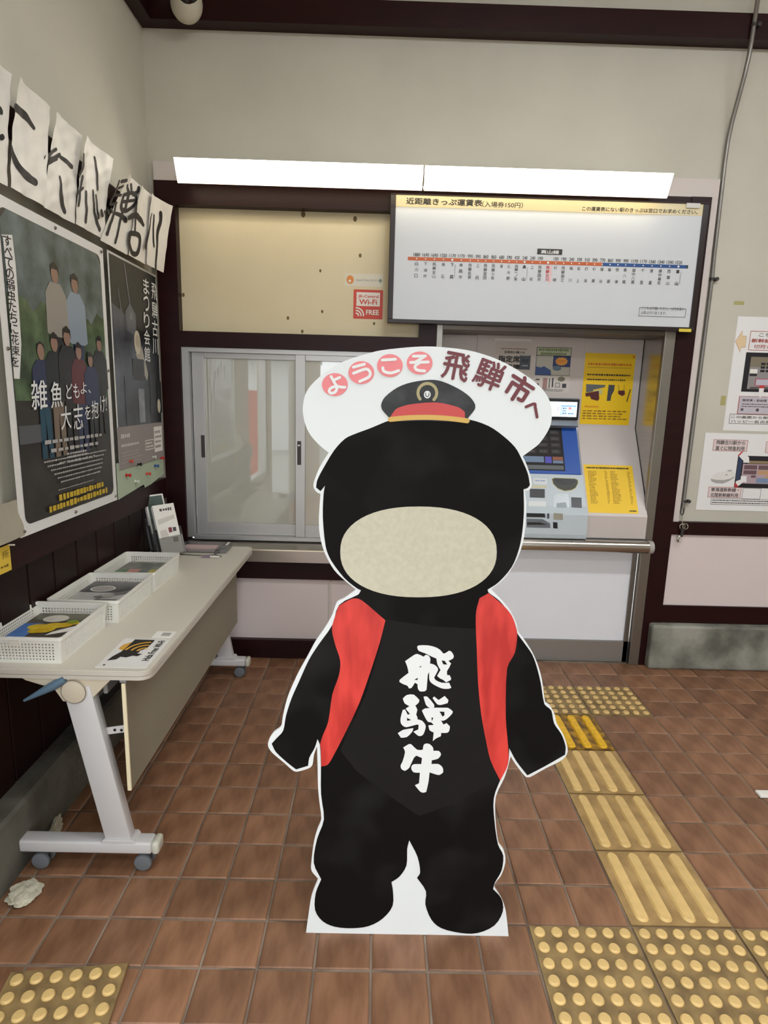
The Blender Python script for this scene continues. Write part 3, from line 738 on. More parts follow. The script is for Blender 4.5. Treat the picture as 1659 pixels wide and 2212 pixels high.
n2.dashes(0.012, 0.136, 0.190, 0.156, 1, gtxt, cw=0.012, fill=0.9, ragged=0.02).dashes(0.025, 0.116, 0.178, 0.132, 1, gtxt, cw=0.010, fill=0.9, ragged=0.02)
n2.rect(0.100, 0.05, 0.201, 0.112, M('photo_blue', (40, 62, 110), 0.5)); n2.poly([(0.002,0.002),(0.095,0.002),(0.09,0.03),(0.05,0.052),(0.03,0.044),(0.002,0.05)], M('photo_blue2', (58, 84, 140), 0.5), lift=0.001)
star = [(0.150 + (0.040 if i % 2 else 0.030)*math.cos(2*PI*i/28), 0.082 + (0.026 if i % 2 else 0.020)*math.sin(2*PI*i/28)) for i in range(28)]
n2.poly(star, M('star_orange', (232, 160, 60), 0.5), lift=0.0012).dashes(0.125, 0.072, 0.175, 0.092, 2, orr, lift=0.0018)
n2.disc(0.126, 0.042, 0.026, 0.014, M('photo_teal', (100, 120, 140), 0.5), lift=0.0014)
n3 = Sheet((0.908, 3.6188, 1.585), (1, 0, 0), (0, 0, 1)).base('notice_sheet', size=(0.208, 0.094), mat=M('notice_white', (214, 206, 198), 0.5), label='strip of small grey pictograms directly under the colourful starburst notice', cat='notice')
n3.disc(0.018, 0.070, 0.014, 0.008, gph).rect(0.006, 0.058, 0.030, 0.068, M('pic_skin', (206, 190, 176), 0.6)).poly([(0.002,0.02),(0.034,0.02),(0.026,0.05),(0.010,0.05)], nvy)
n3.rect(0.050, 0.018, 0.076, 0.082, M('pic_rose', (170, 132, 128), 0.6)).rect(0.086, 0.022, 0.092, 0.080, gph).rect(0.104, 0.030, 0.112, 0.084, nvy).disc(0.158, 0.078, 0.022, 0.014, M('pic_olive', (120, 118, 98), 0.6)).frame(0.124, 0.030, 0.152, 0.056, 0.003, gph).rect(0.166, 0.028, 0.190, 0.052, nvy)
n3.dashes(0.030, 0.004, 0.195, 0.020, 2, gph)
st = Sheet((0.66, 3.6188, 1.872), (1, 0, 0), (0, 0, 1)).base('clear_tape', size=(0.215, 0.014), mat=M('tape_white', (226, 218, 212), 0.3), label='thin pale tape strip above the reserved-seat notice', cat='tape')

# ------------------------------------------------------------------ fluorescent lamps over the bay
lamp_e = M('lamp_diffuser', (255, 250, 236), 0.4, emit=(255, 247, 230), estr=5.0)
lamp_h = M('lamp_housing', (206, 200, 184), 0.5)
for k, (x0, x1, lab) in enumerate(((-1.014, 0.182, 'left one of the two long white fluorescent lamps above the ticket window'), (0.191, 1.392, 'right one of the two long white fluorescent lamps, above the fare board'))):
    t = thing('fluorescent_lamp', ((x0+x1)/2, 3.28, 2.535), lab, 'lamp', 'fluorescent lamps over the ticket window')
    MB().prism([(3.166, 2.630), (3.345, 2.645), (3.345, 2.600), (3.262, 2.575), (3.212, 2.545)], 0, x0+0.004, x1-0.004).build('housing', lamp_h, parent=t)
    MB().prism([(3.150, 2.630), (3.164, 2.634), (3.206, 2.553), (3.190, 2.5515)], 0, x0, x1).build('diffuser', lamp_e, parent=t)
    MB().prism([(3.1905, 2.5510), (3.206, 2.5525), (3.216, 2.5445), (3.262, 2.573), (3.266, 2.566), (3.204, 2.534), (3.198, 2.535)], 0, x0, x1).build('lower_diffuser', M('lamp_lower', (250, 240, 210), 0.4, emit=(255, 242, 214), estr=2.6), parent=t)

# ------------------------------------------------------------------ fare board
fb = thing('fare_board', (0.857, 3.32, 1.918), 'long white fare table board listing stations along an orange and blue line', 'sign board')
m = MB(); m.box(0.030, 1.658, 3.300, 3.349, 1.918, 1.938); m.box(0.030, 1.658, 3.300, 3.349, 2.543, 2.549); m.box(0.030, 0.057, 3.300, 3.349, 1.938, 2.543); m.box(1.630, 1.658, 3.300, 3.349, 1.938, 2.543)
m.build('frame', M('frame_black_brown', (36, 24, 22), 0.35), parent=fb, bevel=0.002)
pn = bx(0.057, 1.630, 3.306, 3.345, 1.938, 2.543).build('panel', M('fare_panel', (214, 218, 222), 0.35, var=0.006), parent=fb)
fS = Sheet((0, 3.3058, 0), (1, 0, 0), (0, 0, 1)); fS.root = fb
hy = M('header_cream', (226, 213, 172), 0.4)
a0, b0 = 0.084, fS.px(862, 446)[1]
fS.rect(0.057, 2.487, 1.630, 2.543, hy, 'header_band')
dk = M('sign_ink', (44, 40, 36), 0.5); dkg = M('sign_ink_grey', (90, 90, 92), 0.5)
fS.text_px('近距離きっぷ運賃表', 878, 427, 1041, 446, dk, bold=0.03, part='header_lettering')
fS.text_px('（入場券150円）', 1042, 435, 1129, 450, dk, bold=0.012, part='header_lettering')
fS.text_px('この運賃表にない駅のきっぷは窓口でお求めください。', 1258, 446, 1506, 463, dk, bold=0.02, part='header_lettering')
orl = M('line_orange', (200, 98, 48), 0.45); bll = M('line_blue', (34, 78, 140), 0.45); rdi = M('ink_red', (206, 70, 66), 0.5); rds = M('pale_red', (236, 196, 196), 0.5)
zl = fS.px(1100, 565)[1]
xl0 = fS.px(881, 557)[0]; xb = fS.px(1301, 572)[0]; xe = fS.px(1486, 578)[0]
yA, yB = fS.px(881, 557)[1], fS.px(1486, 578)[1]
zc = (yA + yB)/2; th = 0.0085
fS.rect(xl0, zc-th, xb, zc+th, orl, 'route_line'); fS.rect(xb, zc-th, xe-0.008, zc+th, bll, 'route_line'); fS.rect(xe-0.008, zc-th, xe, zc+th, dk, 'route_line')
xs1 = [195,290,383,478,571,665,760,842,923,1006,1090,1170,1250,1333,1415,1497,1580]
xs2 = [97,177,257,336,415,494,573,652,732,811,901,991,1081,1171,1261,1351]
pos = [fS.px(860+x/4.879, 420+(675+(x-195)*0.033)/4.879)[0] for x in xs1] + [fS.px(1180+x/4.74, 420+(705+(x-97)*0.034)/4.74)[0] for x in xs2]
names = '白川口 下油井 飛騨金山 焼石 下呂 禅昌寺 飛騨萩原 上呂 飛騨宮田 飛騨小坂 渚 久々野 飛騨一ノ宮 高山 上枝 飛騨国府 飛騨古川 杉崎 飛騨細江 角川 坂上 打保 杉原 猪谷 楡原 笹津 東八尾 越中八尾 千里 速星 婦中鵜坂 西富山 富山'.split()
fares = '1880 1690 1690 1520 1170 1170 990 990 860 860 680 590 420 240 240 190 - 150 190 240 330 510 590 770 860 990 990 1170 1170 1340 1340 1340 1520'.split()
roman = {'下呂': 'Gero', '高山': 'Takayama', '富山': 'Toyama'}
for x, nm, fa in zip(pos, names, fares):
    big = nm in ('下呂', '高山', '飛騨古川', '富山')
    fS.disc(x, zc, 0.0055 if big else 0.0032, 0.0055 if big else 0.0032, ink_w, 'stop_mark', 0.0012, 14)
    if fa != '-': fS.text(fa, x-0.0085*len(fa)/2, zc+0.012, x+0.0085*len(fa)/2, zc+0.028, dk, bold=0.01, part='fare_lettering')
    here = nm == '飛騨古川'
    im = rdi if here else (dk if big else dkg)
    zt, zb = zc-0.016, zc-0.092; n = len(nm)
    if here: fS.rect(x+0.010, zb-0.006, x+0.022, zt+0.004, rds, 'station_tint')
    if n == 1: fS.text(nm, x-0.008, zt-0.017, x+0.008, zt, im, bold=0.008, part='station_lettering#'+nm)
    else:
        ch = min(0.017, (zt-zb)/n*0.94)
        for i, c_ in enumerate(nm):
            zz = zt - ch/2 - (zt-zb-ch)*i/(n-1)
            fS.text(c_, x-0.0085, zz-ch/2, x+0.0085, zz+ch/2, im, bold=0.022 if big else 0.008, part='station_lettering#'+nm)
    if nm in roman: fS.text(roman[nm], x+0.016-0.03, (zt+zb)/2-0.003, x+0.016+0.03, (zt+zb)/2+0.003, dkg, bold=0.0, part='station_lettering#'+nm, rot=-PI/2)
fS.rect_px(1161, 537, 1214, 551, dk, 'line_name_plate'); fS.text_px('高山線', 1169, 540, 1207, 549, ink_w, bold=0.02, part='line_name')
a0, b1 = fS.px(1381, 664); a1, b0 = fS.px(1480, 686)
fS.frame(a0, b0, a1, b1, 0.0025, dkg, 'note_frame')
fS.text('こどもは半額。ただし、10円未満の', a0+0.012, b0+0.033, a1-0.012, b0+0.050, dkg, bold=0.0, part='note_lettering')
fS.text('は数は切り捨てます。', a0+0.012, b0+0.010, a0+0.145, b0+0.027, dkg, bold=0.0, part='note_lettering')
bx(1.540, 1.610, 3.2985, 3.3005, 2.522, 2.545).build('white_tape', M('tape_white2', (216, 214, 208), 0.5), parent=fb)
bx(1.575, 1.640, 3.2985, 3.3005, 1.914, 1.930).build('yellow_tape', M('tape_yellow', (226, 206, 70), 0.5), parent=fb)

# stickers on the cream panel
def sticker(x0, y0, x1, y1, mat, lab, cat='sticker', y=3.4072):
    s = Sheet((0, y, 0), (1, 0, 0), (0, 0, 1)); a0, b1 = s.px(x0, y0); a1, b0 = s.px(x1, y1)
    s.base('wifi_sticker', pts=[(a0, b0), (a1, b0), (a1, b1), (a0, b1)], mat=mat, label=lab, cat=cat); return s, a0, b0, a1, b1
redst = M('sticker_red', (206, 66, 46), 0.45); whst = M('sticker_white', (236, 226, 214), 0.45)
s, a0, b0, a1, b1 = sticker(764, 625, 826, 690, redst, 'red and white square free Wi-Fi sticker at the cream panel corner')
W_, H_ = a1-a0, b1-b0
s.rect(a0+W_*.10, b0+H_*.44, a1-W_*.10, b1-H_*.09, whst)
s.text('JR-Central', a0+W_*.16, b0+H_*.70, a1-W_*.15, b0+H_*.82, redst, bold=0.02)
s.text('Wi-Fi', a0+W_*.20, b0+H_*.50, a1-W_*.20, b0+H_*.67, redst, bold=0.02)
s.text('FREE', a0+W_*.44, b0+H_*.15, a1-W_*.13, b0+H_*.31, whst, bold=0.03)
ox, oy = a0+W_*.10, b0+H_*.11
for r in (0.07, 0.155, 0.24):
    s.stroke([(ox + W_*r*math.cos(t)*1.05, oy + W_*r*math.sin(t)*1.05) for t in [PI/2*i/6 for i in range(7)]], W_*0.048, whst, 'wifi_mark')
s, a0, b0, a1, b1 = sticker(745, 590, 827, 620, M('sticker_pale', (226, 218, 198), 0.35), 'pale oblong free Wi-Fi sticker with orange round mark, above the red one')
W_, H_ = a1-a0, b1-b0
s.disc(a0+W_*.14, (b0+b1)/2, H_*.30, H_*.34, M('sticker_orange', (224, 140, 66), 0.45)); s.disc(a0+W_*.13, b0+H_*.40, H_*.11, H_*.10, whst, lift=0.001)
s.text('Japan.Free Wi-Fi', a0+W_*.30, b0+H_*.38, a0+W_*.84, b0+H_*.58, M('sticker_grey', (150, 146, 136), 0.5), bold=0.0)
s.poly([(a0+W_*.93, b0+H_*.28), (a0+W_*.985, b0+H_*.52), (a0+W_*.93, b0+H_*.64), (a0+W_*.875, b0+H_*.52)], M('sticker_green', (140, 156, 132), 0.5), 'wifi_mark')

# ------------------------------------------------------------------ right wall notices
gw = M('guide_paper', (240, 239, 238), 0.6); redo = M('ink_redbrown', (176, 92, 82), 0.6); redf = M('ink_bright_red', (200, 56, 60), 0.6); peach = M('arrow_peach', (232, 206, 164), 0.6); txg = M('ink_dark_grey', (88, 80, 78), 0.6)
pinkf = M('pale_pink_fill', (232, 216, 214), 0.6)
g1 = Sheet((1.925, YW-0.0012, 1.40), (1, 0, 0), (0, 0, 1)).base('guide_notice', size=(0.44, 0.612), mat=gw, label='upper white guide sheet with an orange left arrow, right of the grey conduit', cat='notice')
A1 = dict(off=(1510, 680), sc=8.846)
def q1(x, y): return 1510 + x/8.846, 680 + y/8.846
arrow = [(692,510),(835,298),(830,400),(908,408),(885,622),(800,628),(786,722)]
g1.poly_px(arrow, redo, 'arrow', 0.0006, **A1); g1.poly_px([(x+(800-x)*0.05, y+(510-y)*0.05) for x, y in arrow], peach, 'arrow', 0.001, **A1)
x0, y0 = g1.px(*q1(915, 675)); _, y1_ = g1.px(*q1(950, 305))
g1.frame(x0+0.006, y0, 0.425, y1_, 0.003, redo, 'box')
zz = lambda y: g1.px(*q1(1100, y))[1]
g1.text('こちらの券売機で', x0+0.055, zz(418), 0.410, zz(345), txg, bold=0.01); g1.text('新幹線・在来線特急', x0+0.018, zz(530), 0.415, zz(455), redo, bold=0.03); g1.text('切符が購入できます', x0+0.035, zz(645), 0.410, zz(568), redo, bold=0.012)
x0 = g1.px(*q1(850, 1100))[0]
blkp = M('pic_black', (28, 26, 34), 0.4); glp = M('pic_glass', (150, 146, 146), 0.5)
g1.rect(x0, zz(1475), 0.430, zz(722), blkp, 'picture'); g1.rect(x0+0.030, zz(1420), 0.405, zz(805), glp, 'picture', 0.001)
g1.rect(x0+0.030, zz(1000), 0.405, zz(805), M('pic_taupe', (132, 122, 102), 0.5), 'picture', 0.0014); g1.rect(x0+0.034, zz(1120), x0+0.075, zz(1040), paper, 'picture', 0.0016); g1.rect(x0+0.034, zz(1172), x0+0.075, zz(1130), blkp, 'picture', 0.0016)
for r in range(3):
    for c in range(7): g1.rect(x0+0.090+c*0.030, zz(958+r*68), x0+0.114+c*0.030, zz(914+r*68), blkp, 'picture_button', 0.0018)
g1.frame(x0+0.070, zz(1355), 0.395, zz(1220), 0.003, redf, 'picture', 0.0018); g1.rect(x0+0.076, zz(1345), 0.390, zz(1232), M('pic_lilac', (196, 192, 206), 0.5), 'picture', 0.0016); g1.rect(x0+0.046, zz(1415), 0.380, zz(1380), txg, 'picture', 0.0018)
ax = g1.px(*q1(1185, 1450))[0]
g1.poly([(ax-0.014, zz(1352)), (ax+0.014, zz(1352)), (ax+0.014, zz(1402)), (ax-0.014, zz(1402))], redf, 'down_arrow', 0.0022)
g1.poly([(ax-0.014, zz(1402)), (ax+0.014, zz(1402)), (ax+0.013, zz(1478)), (ax+0.026, zz(1478)), (ax-0.002, zz(1585)), (ax-0.026, zz(1478)), (ax-0.013, zz(1478))], gw, 'down_arrow', 0.0022)
g1.rect(x0-0.006, zz(1905), 0.425, zz(1560), redo, 'box'); g1.rect(x0-0.002, zz(1895), 0.421, zz(1568), M('pale_lilac', (200, 194, 204), 0.6), 'box', 0.001)
g1.text('指定席・自由席', x0+0.014, zz(1660), x0+0.150, zz(1615), txg, bold=0.03, lift=0.0016); g1.dashes(x0+0.016, zz(1780), 0.40, zz(1690), 2, txg, cw=0.012, fill=0.4, lift=0.0016)
g1.disc(x0+0.105, zz(1820), 0.009, 0.009, txg, 'icon', 0.0016, 14); g1.rect(x0+0.012, zz(1840), x0+0.026, zz(1795), txg, 'icon', 0.0016)
x0 = g1.px(*q1(575, 2000))[0]
g1.frame(x0, zz(2092), 0.432, zz(1905), 0.0025, txg, 'box'); g1.text('この画面から新幹線・在来線', x0+0.010, zz(1988), 0.425, zz(1935), txg, bold=0.012); g1.text('ハッピー名古屋切符などの', x0+0.010, zz(2070), 0.425, zz(2018), txg, bold=0.012)
g2 = Sheet((1.828, YW-0.0030, 0.945), (1, 0, 0), (0, 0, 1)).base('guide_notice', size=(0.53, 0.440), mat=gw, label='lower white guide sheet with a ticket machine photo, above the brown dado rail', cat='notice')
def q2(x, y): return 1490 + x/8.509, 930 + y/8.509
zz = lambda y: g2.px(*q2(700, y))[1]; xx = lambda x, y=700: g2.px(*q2(x, y))[0]
def boxed(xa, ya, xb_, yb, col, lines, bold=0.02):
    a0, a1_ = xx(xa, ya), xx(xb_, ya); g2.rect(a0, zz(yb), a1_, zz(ya), pinkf, 'box'); g2.frame(a0, zz(yb), a1_, zz(ya), 0.0022, col, 'box_outline', 0.001)
    h = (yb-ya)/len(lines)
    for i, t_ in enumerate(lines): g2.text(t_, a0+0.016, zz(ya+h*(i+0.88)), a1_-0.016, zz(ya+h*(i+0.14)), txg, bold=bold, lift=0.0014)
boxed(440, 168, 1075, 378, redo, ['飛騨古川駅から', '直ぐに特急利用']); boxed(345, 1040, 955, 1235, redo, ['東海道新幹線・', '北陸新幹線利用'])
a0 = xx(1400, 250); g2.rect(a0, zz(390), 0.515, zz(180), pinkf, 'box'); g2.frame(a0, zz(390), 0.515, zz(180), 0.0022, redo, 'box_outline', 0.001); g2.text('飛騨古川駅から', a0+0.012, zz(275), 0.505, zz(205), txg, bold=0.02, lift=0.0014)
a0 = xx(965, 1150); g2.frame(a0, zz(1250), 0.36, zz(1048), 0.0018, txg, 'box_outline', 0.001)
a0 = xx(385, 1310); g2.frame(a0, zz(1365), 0.515, zz(1250), 0.002, txg, 'box_outline', 0.001); g2.dashes(a0+0.008, zz(1350), 0.508, zz(1265), 2, txg, cw=0.010, fill=0.5, lift=0.0014)
pa0 = xx(850, 750)
g2.rect(pa0, zz(1045), 0.515, zz(455), blkp, 'picture'); g2.rect(pa0+0.004, zz(900), pa0+0.026, zz(490), M('pic_navy', (50, 66, 96), 0.4), 'picture', 0.001)
g2.rect(pa0+0.034, zz(965), 0.490, zz(605), M('pic_mauve', (186, 164, 172), 0.5), 'picture', 0.001)
pb = M('pic_brown', (110, 84, 88), 0.5)
for c in range(3):
    for r, (t0, t1) in enumerate(((625, 705), (722, 795), (812, 855))):
        g2.rect(pa0+0.042+c*0.082+(0.046 if r == 2 else 0), zz(t1), pa0+0.116+c*0.082, zz(t0), pb if c != 1 or r == 0 else M('pic_amber', (200, 160, 116), 0.5), 'picture_button', 0.0014)
g2.rect(pa0+0.06, zz(595), 0.470, zz(545), M('pic_taupe2', (150, 130, 100), 0.5), 'picture', 0.001); g2.rect(pa0+0.120, zz(950), pa0+0.24, zz(860), M('pic_steelblue', (128, 148, 178), 0.5), 'picture', 0.0014)
Q2 = dict(off=(1490, 930), sc=8.509)
for pts in ([(885,455),(960,380),(1000,420),(1085,490),(1090,590),(975,590),(985,560)], [(820,1030),(845,930),(930,900),(935,835),(1040,835),(1035,960),(985,940),(900,1010)]):
    g2.poly_px(pts, gw, 'white_arrow', 0.0022, **Q2)
g2.poly_px([(880,455),(955,378),(980,385),(895,475)], redf, 'arrow_tip', 0.0026, **Q2); g2.poly_px([(818,1035),(825,965),(845,965),(890,1035)], redf, 'arrow_tip', 0.0026, **Q2)
tr_g = M('train_grey', (176, 172, 170), 0.6); tr_w = M('train_white', (232, 230, 226), 0.6)
g2.poly_px([(375,880),(480,900),(620,905),(740,880),(830,830),(800,880),(700,940),(600,975),(470,965),(400,935)], tr_g, 'train_picture', 0.0008, **Q2)
g2.poly_px([(375,885),(430,810),(520,770),(650,750),(700,715),(780,715),(835,790),(830,835),(740,885),(620,910),(480,905)], tr_w, 'train_picture', 0.0010, **Q2)
g2.poly_px([(690,735),(760,720),(765,745),(700,752)], tr_g, 'train_picture', 0.0014, **Q2); g2.poly_px([(645,815),(690,805),(680,825)], txg, 'train_picture', 0.0014, **Q2)
# tape remnants on the plaster
olive = M('old_tape', (176, 168, 112), 0.5)
for (x0, y0, x1, y1), lab in (((1586, 650, 1607, 659), 'yellowed scrap of old tape on the wall above the upper guide sheet'), ((1558, 855, 1566, 876), 'yellowed scrap of old tape touching the left edge of the upper guide sheet')):
    s = Sheet((0, YW-0.0006, 0), (1, 0, 0), (0, 0, 1)); a0, b1 = s.px(x0, y0); a1, b0 = s.px(x1, y1)
    s.base('tape_scrap', pts=[(a0, b0), (a1, b0), (a1, b1), (a0, b1)], mat=olive, thick=0.0004, label=lab, cat='tape')

# conduit with clamps, and the hook at its lower end
cd = thing('cable_conduit', (1.748, 3.365, 0.93), 'thin grey metal cable conduit running down the wall right of the fare board', 'conduit')
cpts = [(1.768, 3.288, 3.70), (1.763, 3.288, 3.40), (1.760, 3.288, 3.27), (1.757, 3.292, 3.20), (1.755, 3.305, 3.13), (1.752, 3.330, 3.04), (1.747, 3.352, 2.95), (1.745, 3.366, 2.86), (1.744, 3.368, 2.75), (1.749, 3.368, 2.30), (1.752, 3.368, 2.2), (1.749, 3.366, 1.6), (1.747, 3.366, 0.955)]
MB().tube(cpts, 0.0105, 12).build('pipe', M('conduit_grey', (138, 134, 128), 0.35, metal=0.6), parent=cd, smooth=True)
clm = M('clamp_dark', (54, 50, 48), 0.5)
for z in (3.345, 2.195, 0.995):
    x = 1.752 if z < 3 else 1.762; y = 3.366 if z < 3 else 3.288
    c_ = MB().cyl((x, y, z-0.007), (x, y, z+0.007), 0.0135, n=16).build('clamp', clm, parent=cd, smooth=True)
    MB().cyl((x+0.022, y-0.012, z), (x+0.022, y+0.010, z), 0.010, n=14).build('clamp_screw', clm, parent=c_, smooth=True)
hk = thing('snap_hook', (1.745, 3.335, 0.77), 'metal snap hook hanging from the lower end of the conduit', 'hook')
hm = M('hook_metal', (150, 146, 132), 0.3, metal=0.8)
MB().tube([(1.738, 3.362, 0.985), (1.733, 3.360, 0.945), (1.733, 3.356, 0.925), (1.741, 3.352, 0.915), (1.749, 3.356, 0.925), (1.752, 3.360, 0.945), (1.752, 3.362, 0.985)], 0.0035, 8).build('cord_loop', clm, parent=hk, smooth=True)
MB().tube([(1.741, 3.352, 0.916), (1.741, 3.345, 0.890), (1.743, 3.340, 0.868)], 0.0028, 8).build('wire', hm, parent=hk, smooth=True)
def ring(c, r, rr, ax='y', n=24):
    pts = [Vector(c) + Vector((r*math.cos(2*PI*i/n), 0.3*r*math.sin(2*PI*i/n) if ax == 'xy' else 0, r*math.sin(2*PI*i/n))) for i in range(n+1)]
    return MB().tube(pts, rr, 8)
ring((1.742, 3.337, 0.853), 0.015, 0.004).build('ring', hm, parent=hk, smooth=True)
ring((1.757, 3.333, 0.855), 0.015, 0.0035, 'xy').build('ring', hm, parent=hk, smooth=True)
MB().tube([(1.743, 3.333, 0.842), (1.742, 3.331, 0.820), (1.739, 3.331, 0.795)], [0.012, 0.009, 0.008], 10).build('swivel', clm, parent=hk, smooth=True)
MB().tube([(1.739, 3.331, 0.798), (1.728, 3.331, 0.798), (1.722, 3.331, 0.780), (1.724, 3.331, 0.766), (1.733, 3.331, 0.764), (1.736, 3.331, 0.776)], 0.0055, 8).build('hook', M('hook_bright', (190, 188, 180), 0.2, metal=0.9), parent=hk, smooth=True)

# dome camera on the beam
cc = thing('dome_camera', (-0.962, 3.255, 3.25), 'white dome security camera with black lens window on the top beam', 'camera')
bm = bmesh.new(); bmesh.ops.create_uvsphere(bm, u_segments=32, v_segments=20, radius=0.075)
mm = MB().bm(bm, Matrix.Translation((-0.962, 3.262, 3.336)) @ Matrix.Diagonal((1, 0.85, 1.08, 1)))
mm.build('housing', M('camera_white', (200, 194, 176), 0.4), parent=cc, smooth=True)
cam_blk = M('camera_black', (10, 10, 12), 0.15)
bm = bmesh.new(); bmesh.ops.create_uvsphere(bm, u_segments=24, v_segments=16, radius=0.056)
MB().bm(bm, Matrix.Translation((-0.945, 3.226, 3.350)) @ Matrix.Rotation(0.5, 4, 'Y') @ Matrix.Diagonal((0.85, 0.65, 1.05, 1))).build('lens_window', cam_blk, parent=cc, smooth=True)

# ================================================================== STANDEE
TILT = 0.035
stv = Vector((0, TILT, 1)).normalized()
ST = Sheet((0.12, 1.486, 0.0), (1, 0, 0), stv)
outline = [(920,748.4),(953,749.6),(1011,756.6),(1060,770.6),(1103.5,790.7),(1147,818.7),(1173.5,843),(1187.5,866),(1192.3,890),(1190,915),(1182,934),(1164.7,958.5),(1147,972.5),(1129,985.6),(1136.8,1002),(1145.5,1026.7),(1148.6,1044),(1146.4,1054.6),(1141,1059),(1134,1060),(1136.7,1087),(1136,1118),(1133.4,1149.7),(1128.4,1176),(1119,1203),(1103.4,1231),(1086,1253),(1070.4,1265.7),(1061,1273.5),(1087.3,1299.8),(1105,1323.6),(1116,1347.5),(1119,1363.4),(1135,1385),(1151,1411),(1162.8,1439),(1170.8,1468.8),(1177.8,1516.5),(1188.7,1525.5),(1197.6,1542.4),(1202.6,1562.3),(1216.5,1586),(1225.5,1612),(1224.5,1629.9),(1210.6,1643.8),(1178.7,1659.7),(1145,1678.6),(1136,1678.6),(1128,1669.7),(1113,1649.8),(1103,1634),(1097,1657.7),(1089,1681.6),(1071,1721.4),(1070.4,1769.6),(1077,1820.8),(1089,1839),(1091.5,1863),(1083,1890),(1069.5,1908),(1068,1917),(1083,1941.4),(1092,1965.5),(1098.7,2020.4),(661,2015),(665.6,1980.6),(673,1935.4),(685,1905),(686.7,1897.7),(673,1881),(672.5,1863),(677.7,1820.8),(685,1793.7),(694,1769.6),(689.7,1730.4),(687,1700),(686,1655.7),(684.8,1612),(679,1628),(677,1638),(675,1652),(667,1659.7),(641.6,1667),(631.6,1663.7),(613.7,1647.8),(588,1626),(579,1611),(582,1596),(592,1582),(606.8,1570),(610.8,1548),(619.7,1510.6),(631.6,1480.7),(645.6,1451),(663.5,1419),(683,1383),(701,1357.4),(717,1329.6),(724,1309.7),(729,1299.8),(743,1292.8),(768.9,1274),(742,1251.6),(721.7,1231),(706,1204.5),(696.6,1181),(690.4,1152.8),(688.8,1124.6),(690.4,1091.7),(692.4,1066.6),(685.7,1064),(679.4,1057),(677,1049),(679.3,1037),(690.7,1009),(710,977.7),(692.4,963.7),(671.5,941),(660,918.3),(655,897.3),(654,879.8),(659,853.6),(671.5,832.6),(697.7,808),(741.4,781),(788.6,765.3),(823.5,756.6),(884.7,750)]
outline = smooth(outline)
opts = [ST.px(x, y) for x, y in outline]
opts = [(a, max(b, 0.0)) if y < 2010 else (a, 0.0) for (a, b), (x, y) in zip(opts, outline)]
ST.base('cutout_board', pts=opts, mat=board_m, thick=0.010, origin=(0.12, 1.486, 0.0),
        label='life-size white-edged cut-out welcome board printed black with red side panels and white lettering', cat='cut-out board')
black = [(682.8,1052.9),(692.4,1060.8),(702,1049),(699,1068),(697.4,1118),(703.7,1181),(715.4,1210.8),(743.7,1248.4),(770,1270),(779.7,1275),(773.4,1284.5),(732.7,1306.4),(718,1349.5),(689,1391),(667.4,1425),(645.6,1472.8),(629.7,1508.6),(617.7,1546.4),(611.8,1578),(597.8,1594),(587,1606),(595.9,1624),(621.7,1647.8),(639.6,1661.7),(665.5,1653.8),(668.4,1635.9),(679.4,1616),(686,1596),(691.3,1610),(693.3,1653.8),(693.6,1715),(699.7,1769.6),(685,1811.8),(677.7,1863),(694,1899),(682,1929),(680.7,1965.5),(697,1989.6),(724,2001.7),(760.6,2004.7),(796.7,2000),(826.9,1983.6),(848,1956.5),(848.6,1923),(845.5,1905),(863,1893),(878,1869),(879.6,1833),(884,1814.8),(902,1851),(907.6,1884),(900.7,1896),(920,1924.8),(918.8,1953.4),(932,1986.6),(953.4,2004.7),(995.6,2015),(1031.8,2015),(1068,1998.6),(1086,1968.5),(1083,1941),(1065,1920),(1069.5,1905),(1083,1881),(1087,1848),(1075.5,1823.8),(1068,1772.6),(1066.5,1724.4),(1081,1683.6),(1097,1649.8),(1100,1616),(1115,1643.8),(1139,1674.6),(1178.7,1653.8),(1220.5,1629.9),(1221.5,1612),(1212.6,1586),(1196.6,1562),(1190.7,1534.4),(1175.8,1520.5),(1167.8,1474.8),(1158.9,1439),(1149,1413),(1131,1387),(1117,1367.4),(1112,1349.5),(1099,1323.6),(1079,1297.8),(1055.5,1280),(1053,1273.5),(1076.7,1257.8),(1105,1225),(1120.6,1187),(1128,1149.7),(1131.6,1102.7),(1130.8,1057),(1139.4,1054),(1144.6,1047.7),(1140,1023),(1126,990),(1112,965.5),(1086,941),(1055,920),(1012,906),(930,898),(850,906),(800,925),(765,938),(744.9,948),(722,972.5),(697.7,1012.7),(685.4,1037)]
ST.poly_px(smooth(black), BLACKFUR, 'black_field', 0.0006)
S5 = dict(off=(570, 1260), sc=5.0286); S6 = dict(off=(960, 1260), sc=5.0286)
ST.poly_px([(735,1620),(790,1500),(820,1400),(833,1338),(930,1352),(1029,1358),(1032,1440),(1045,1560),(1062,1660),(1060,1690),(985,1735),(905,1762),(850,1725),(770,1665)], APRON, 'apron_panel', 0.0010)
ST.poly_px(smooth([(812,242),(960,165),(1060,180),(1320,400),(1260,640),(1150,980),(1040,1290),(900,1590),(740,1900),(690,1970),(625,1985),(618,1780),(612,1745),(640,1650),(700,1500),(745,1200),(815,1000),(830,840),(780,680),(745,540),(745,450)]), REDV, 'red_panel', 0.0014, **S5)
ST.poly_px(smooth([(480,105),(380,160),(345,300),(340,450),(350,700),(365,1080),(400,1430),(450,1700),(500,1920),(605,2140),(690,1960),(690,1760),(665,1450),(680,920),(765,750),(790,560),(775,470),(730,350),(640,240)]), REDV, 'red_panel', 0.0014, **S6)
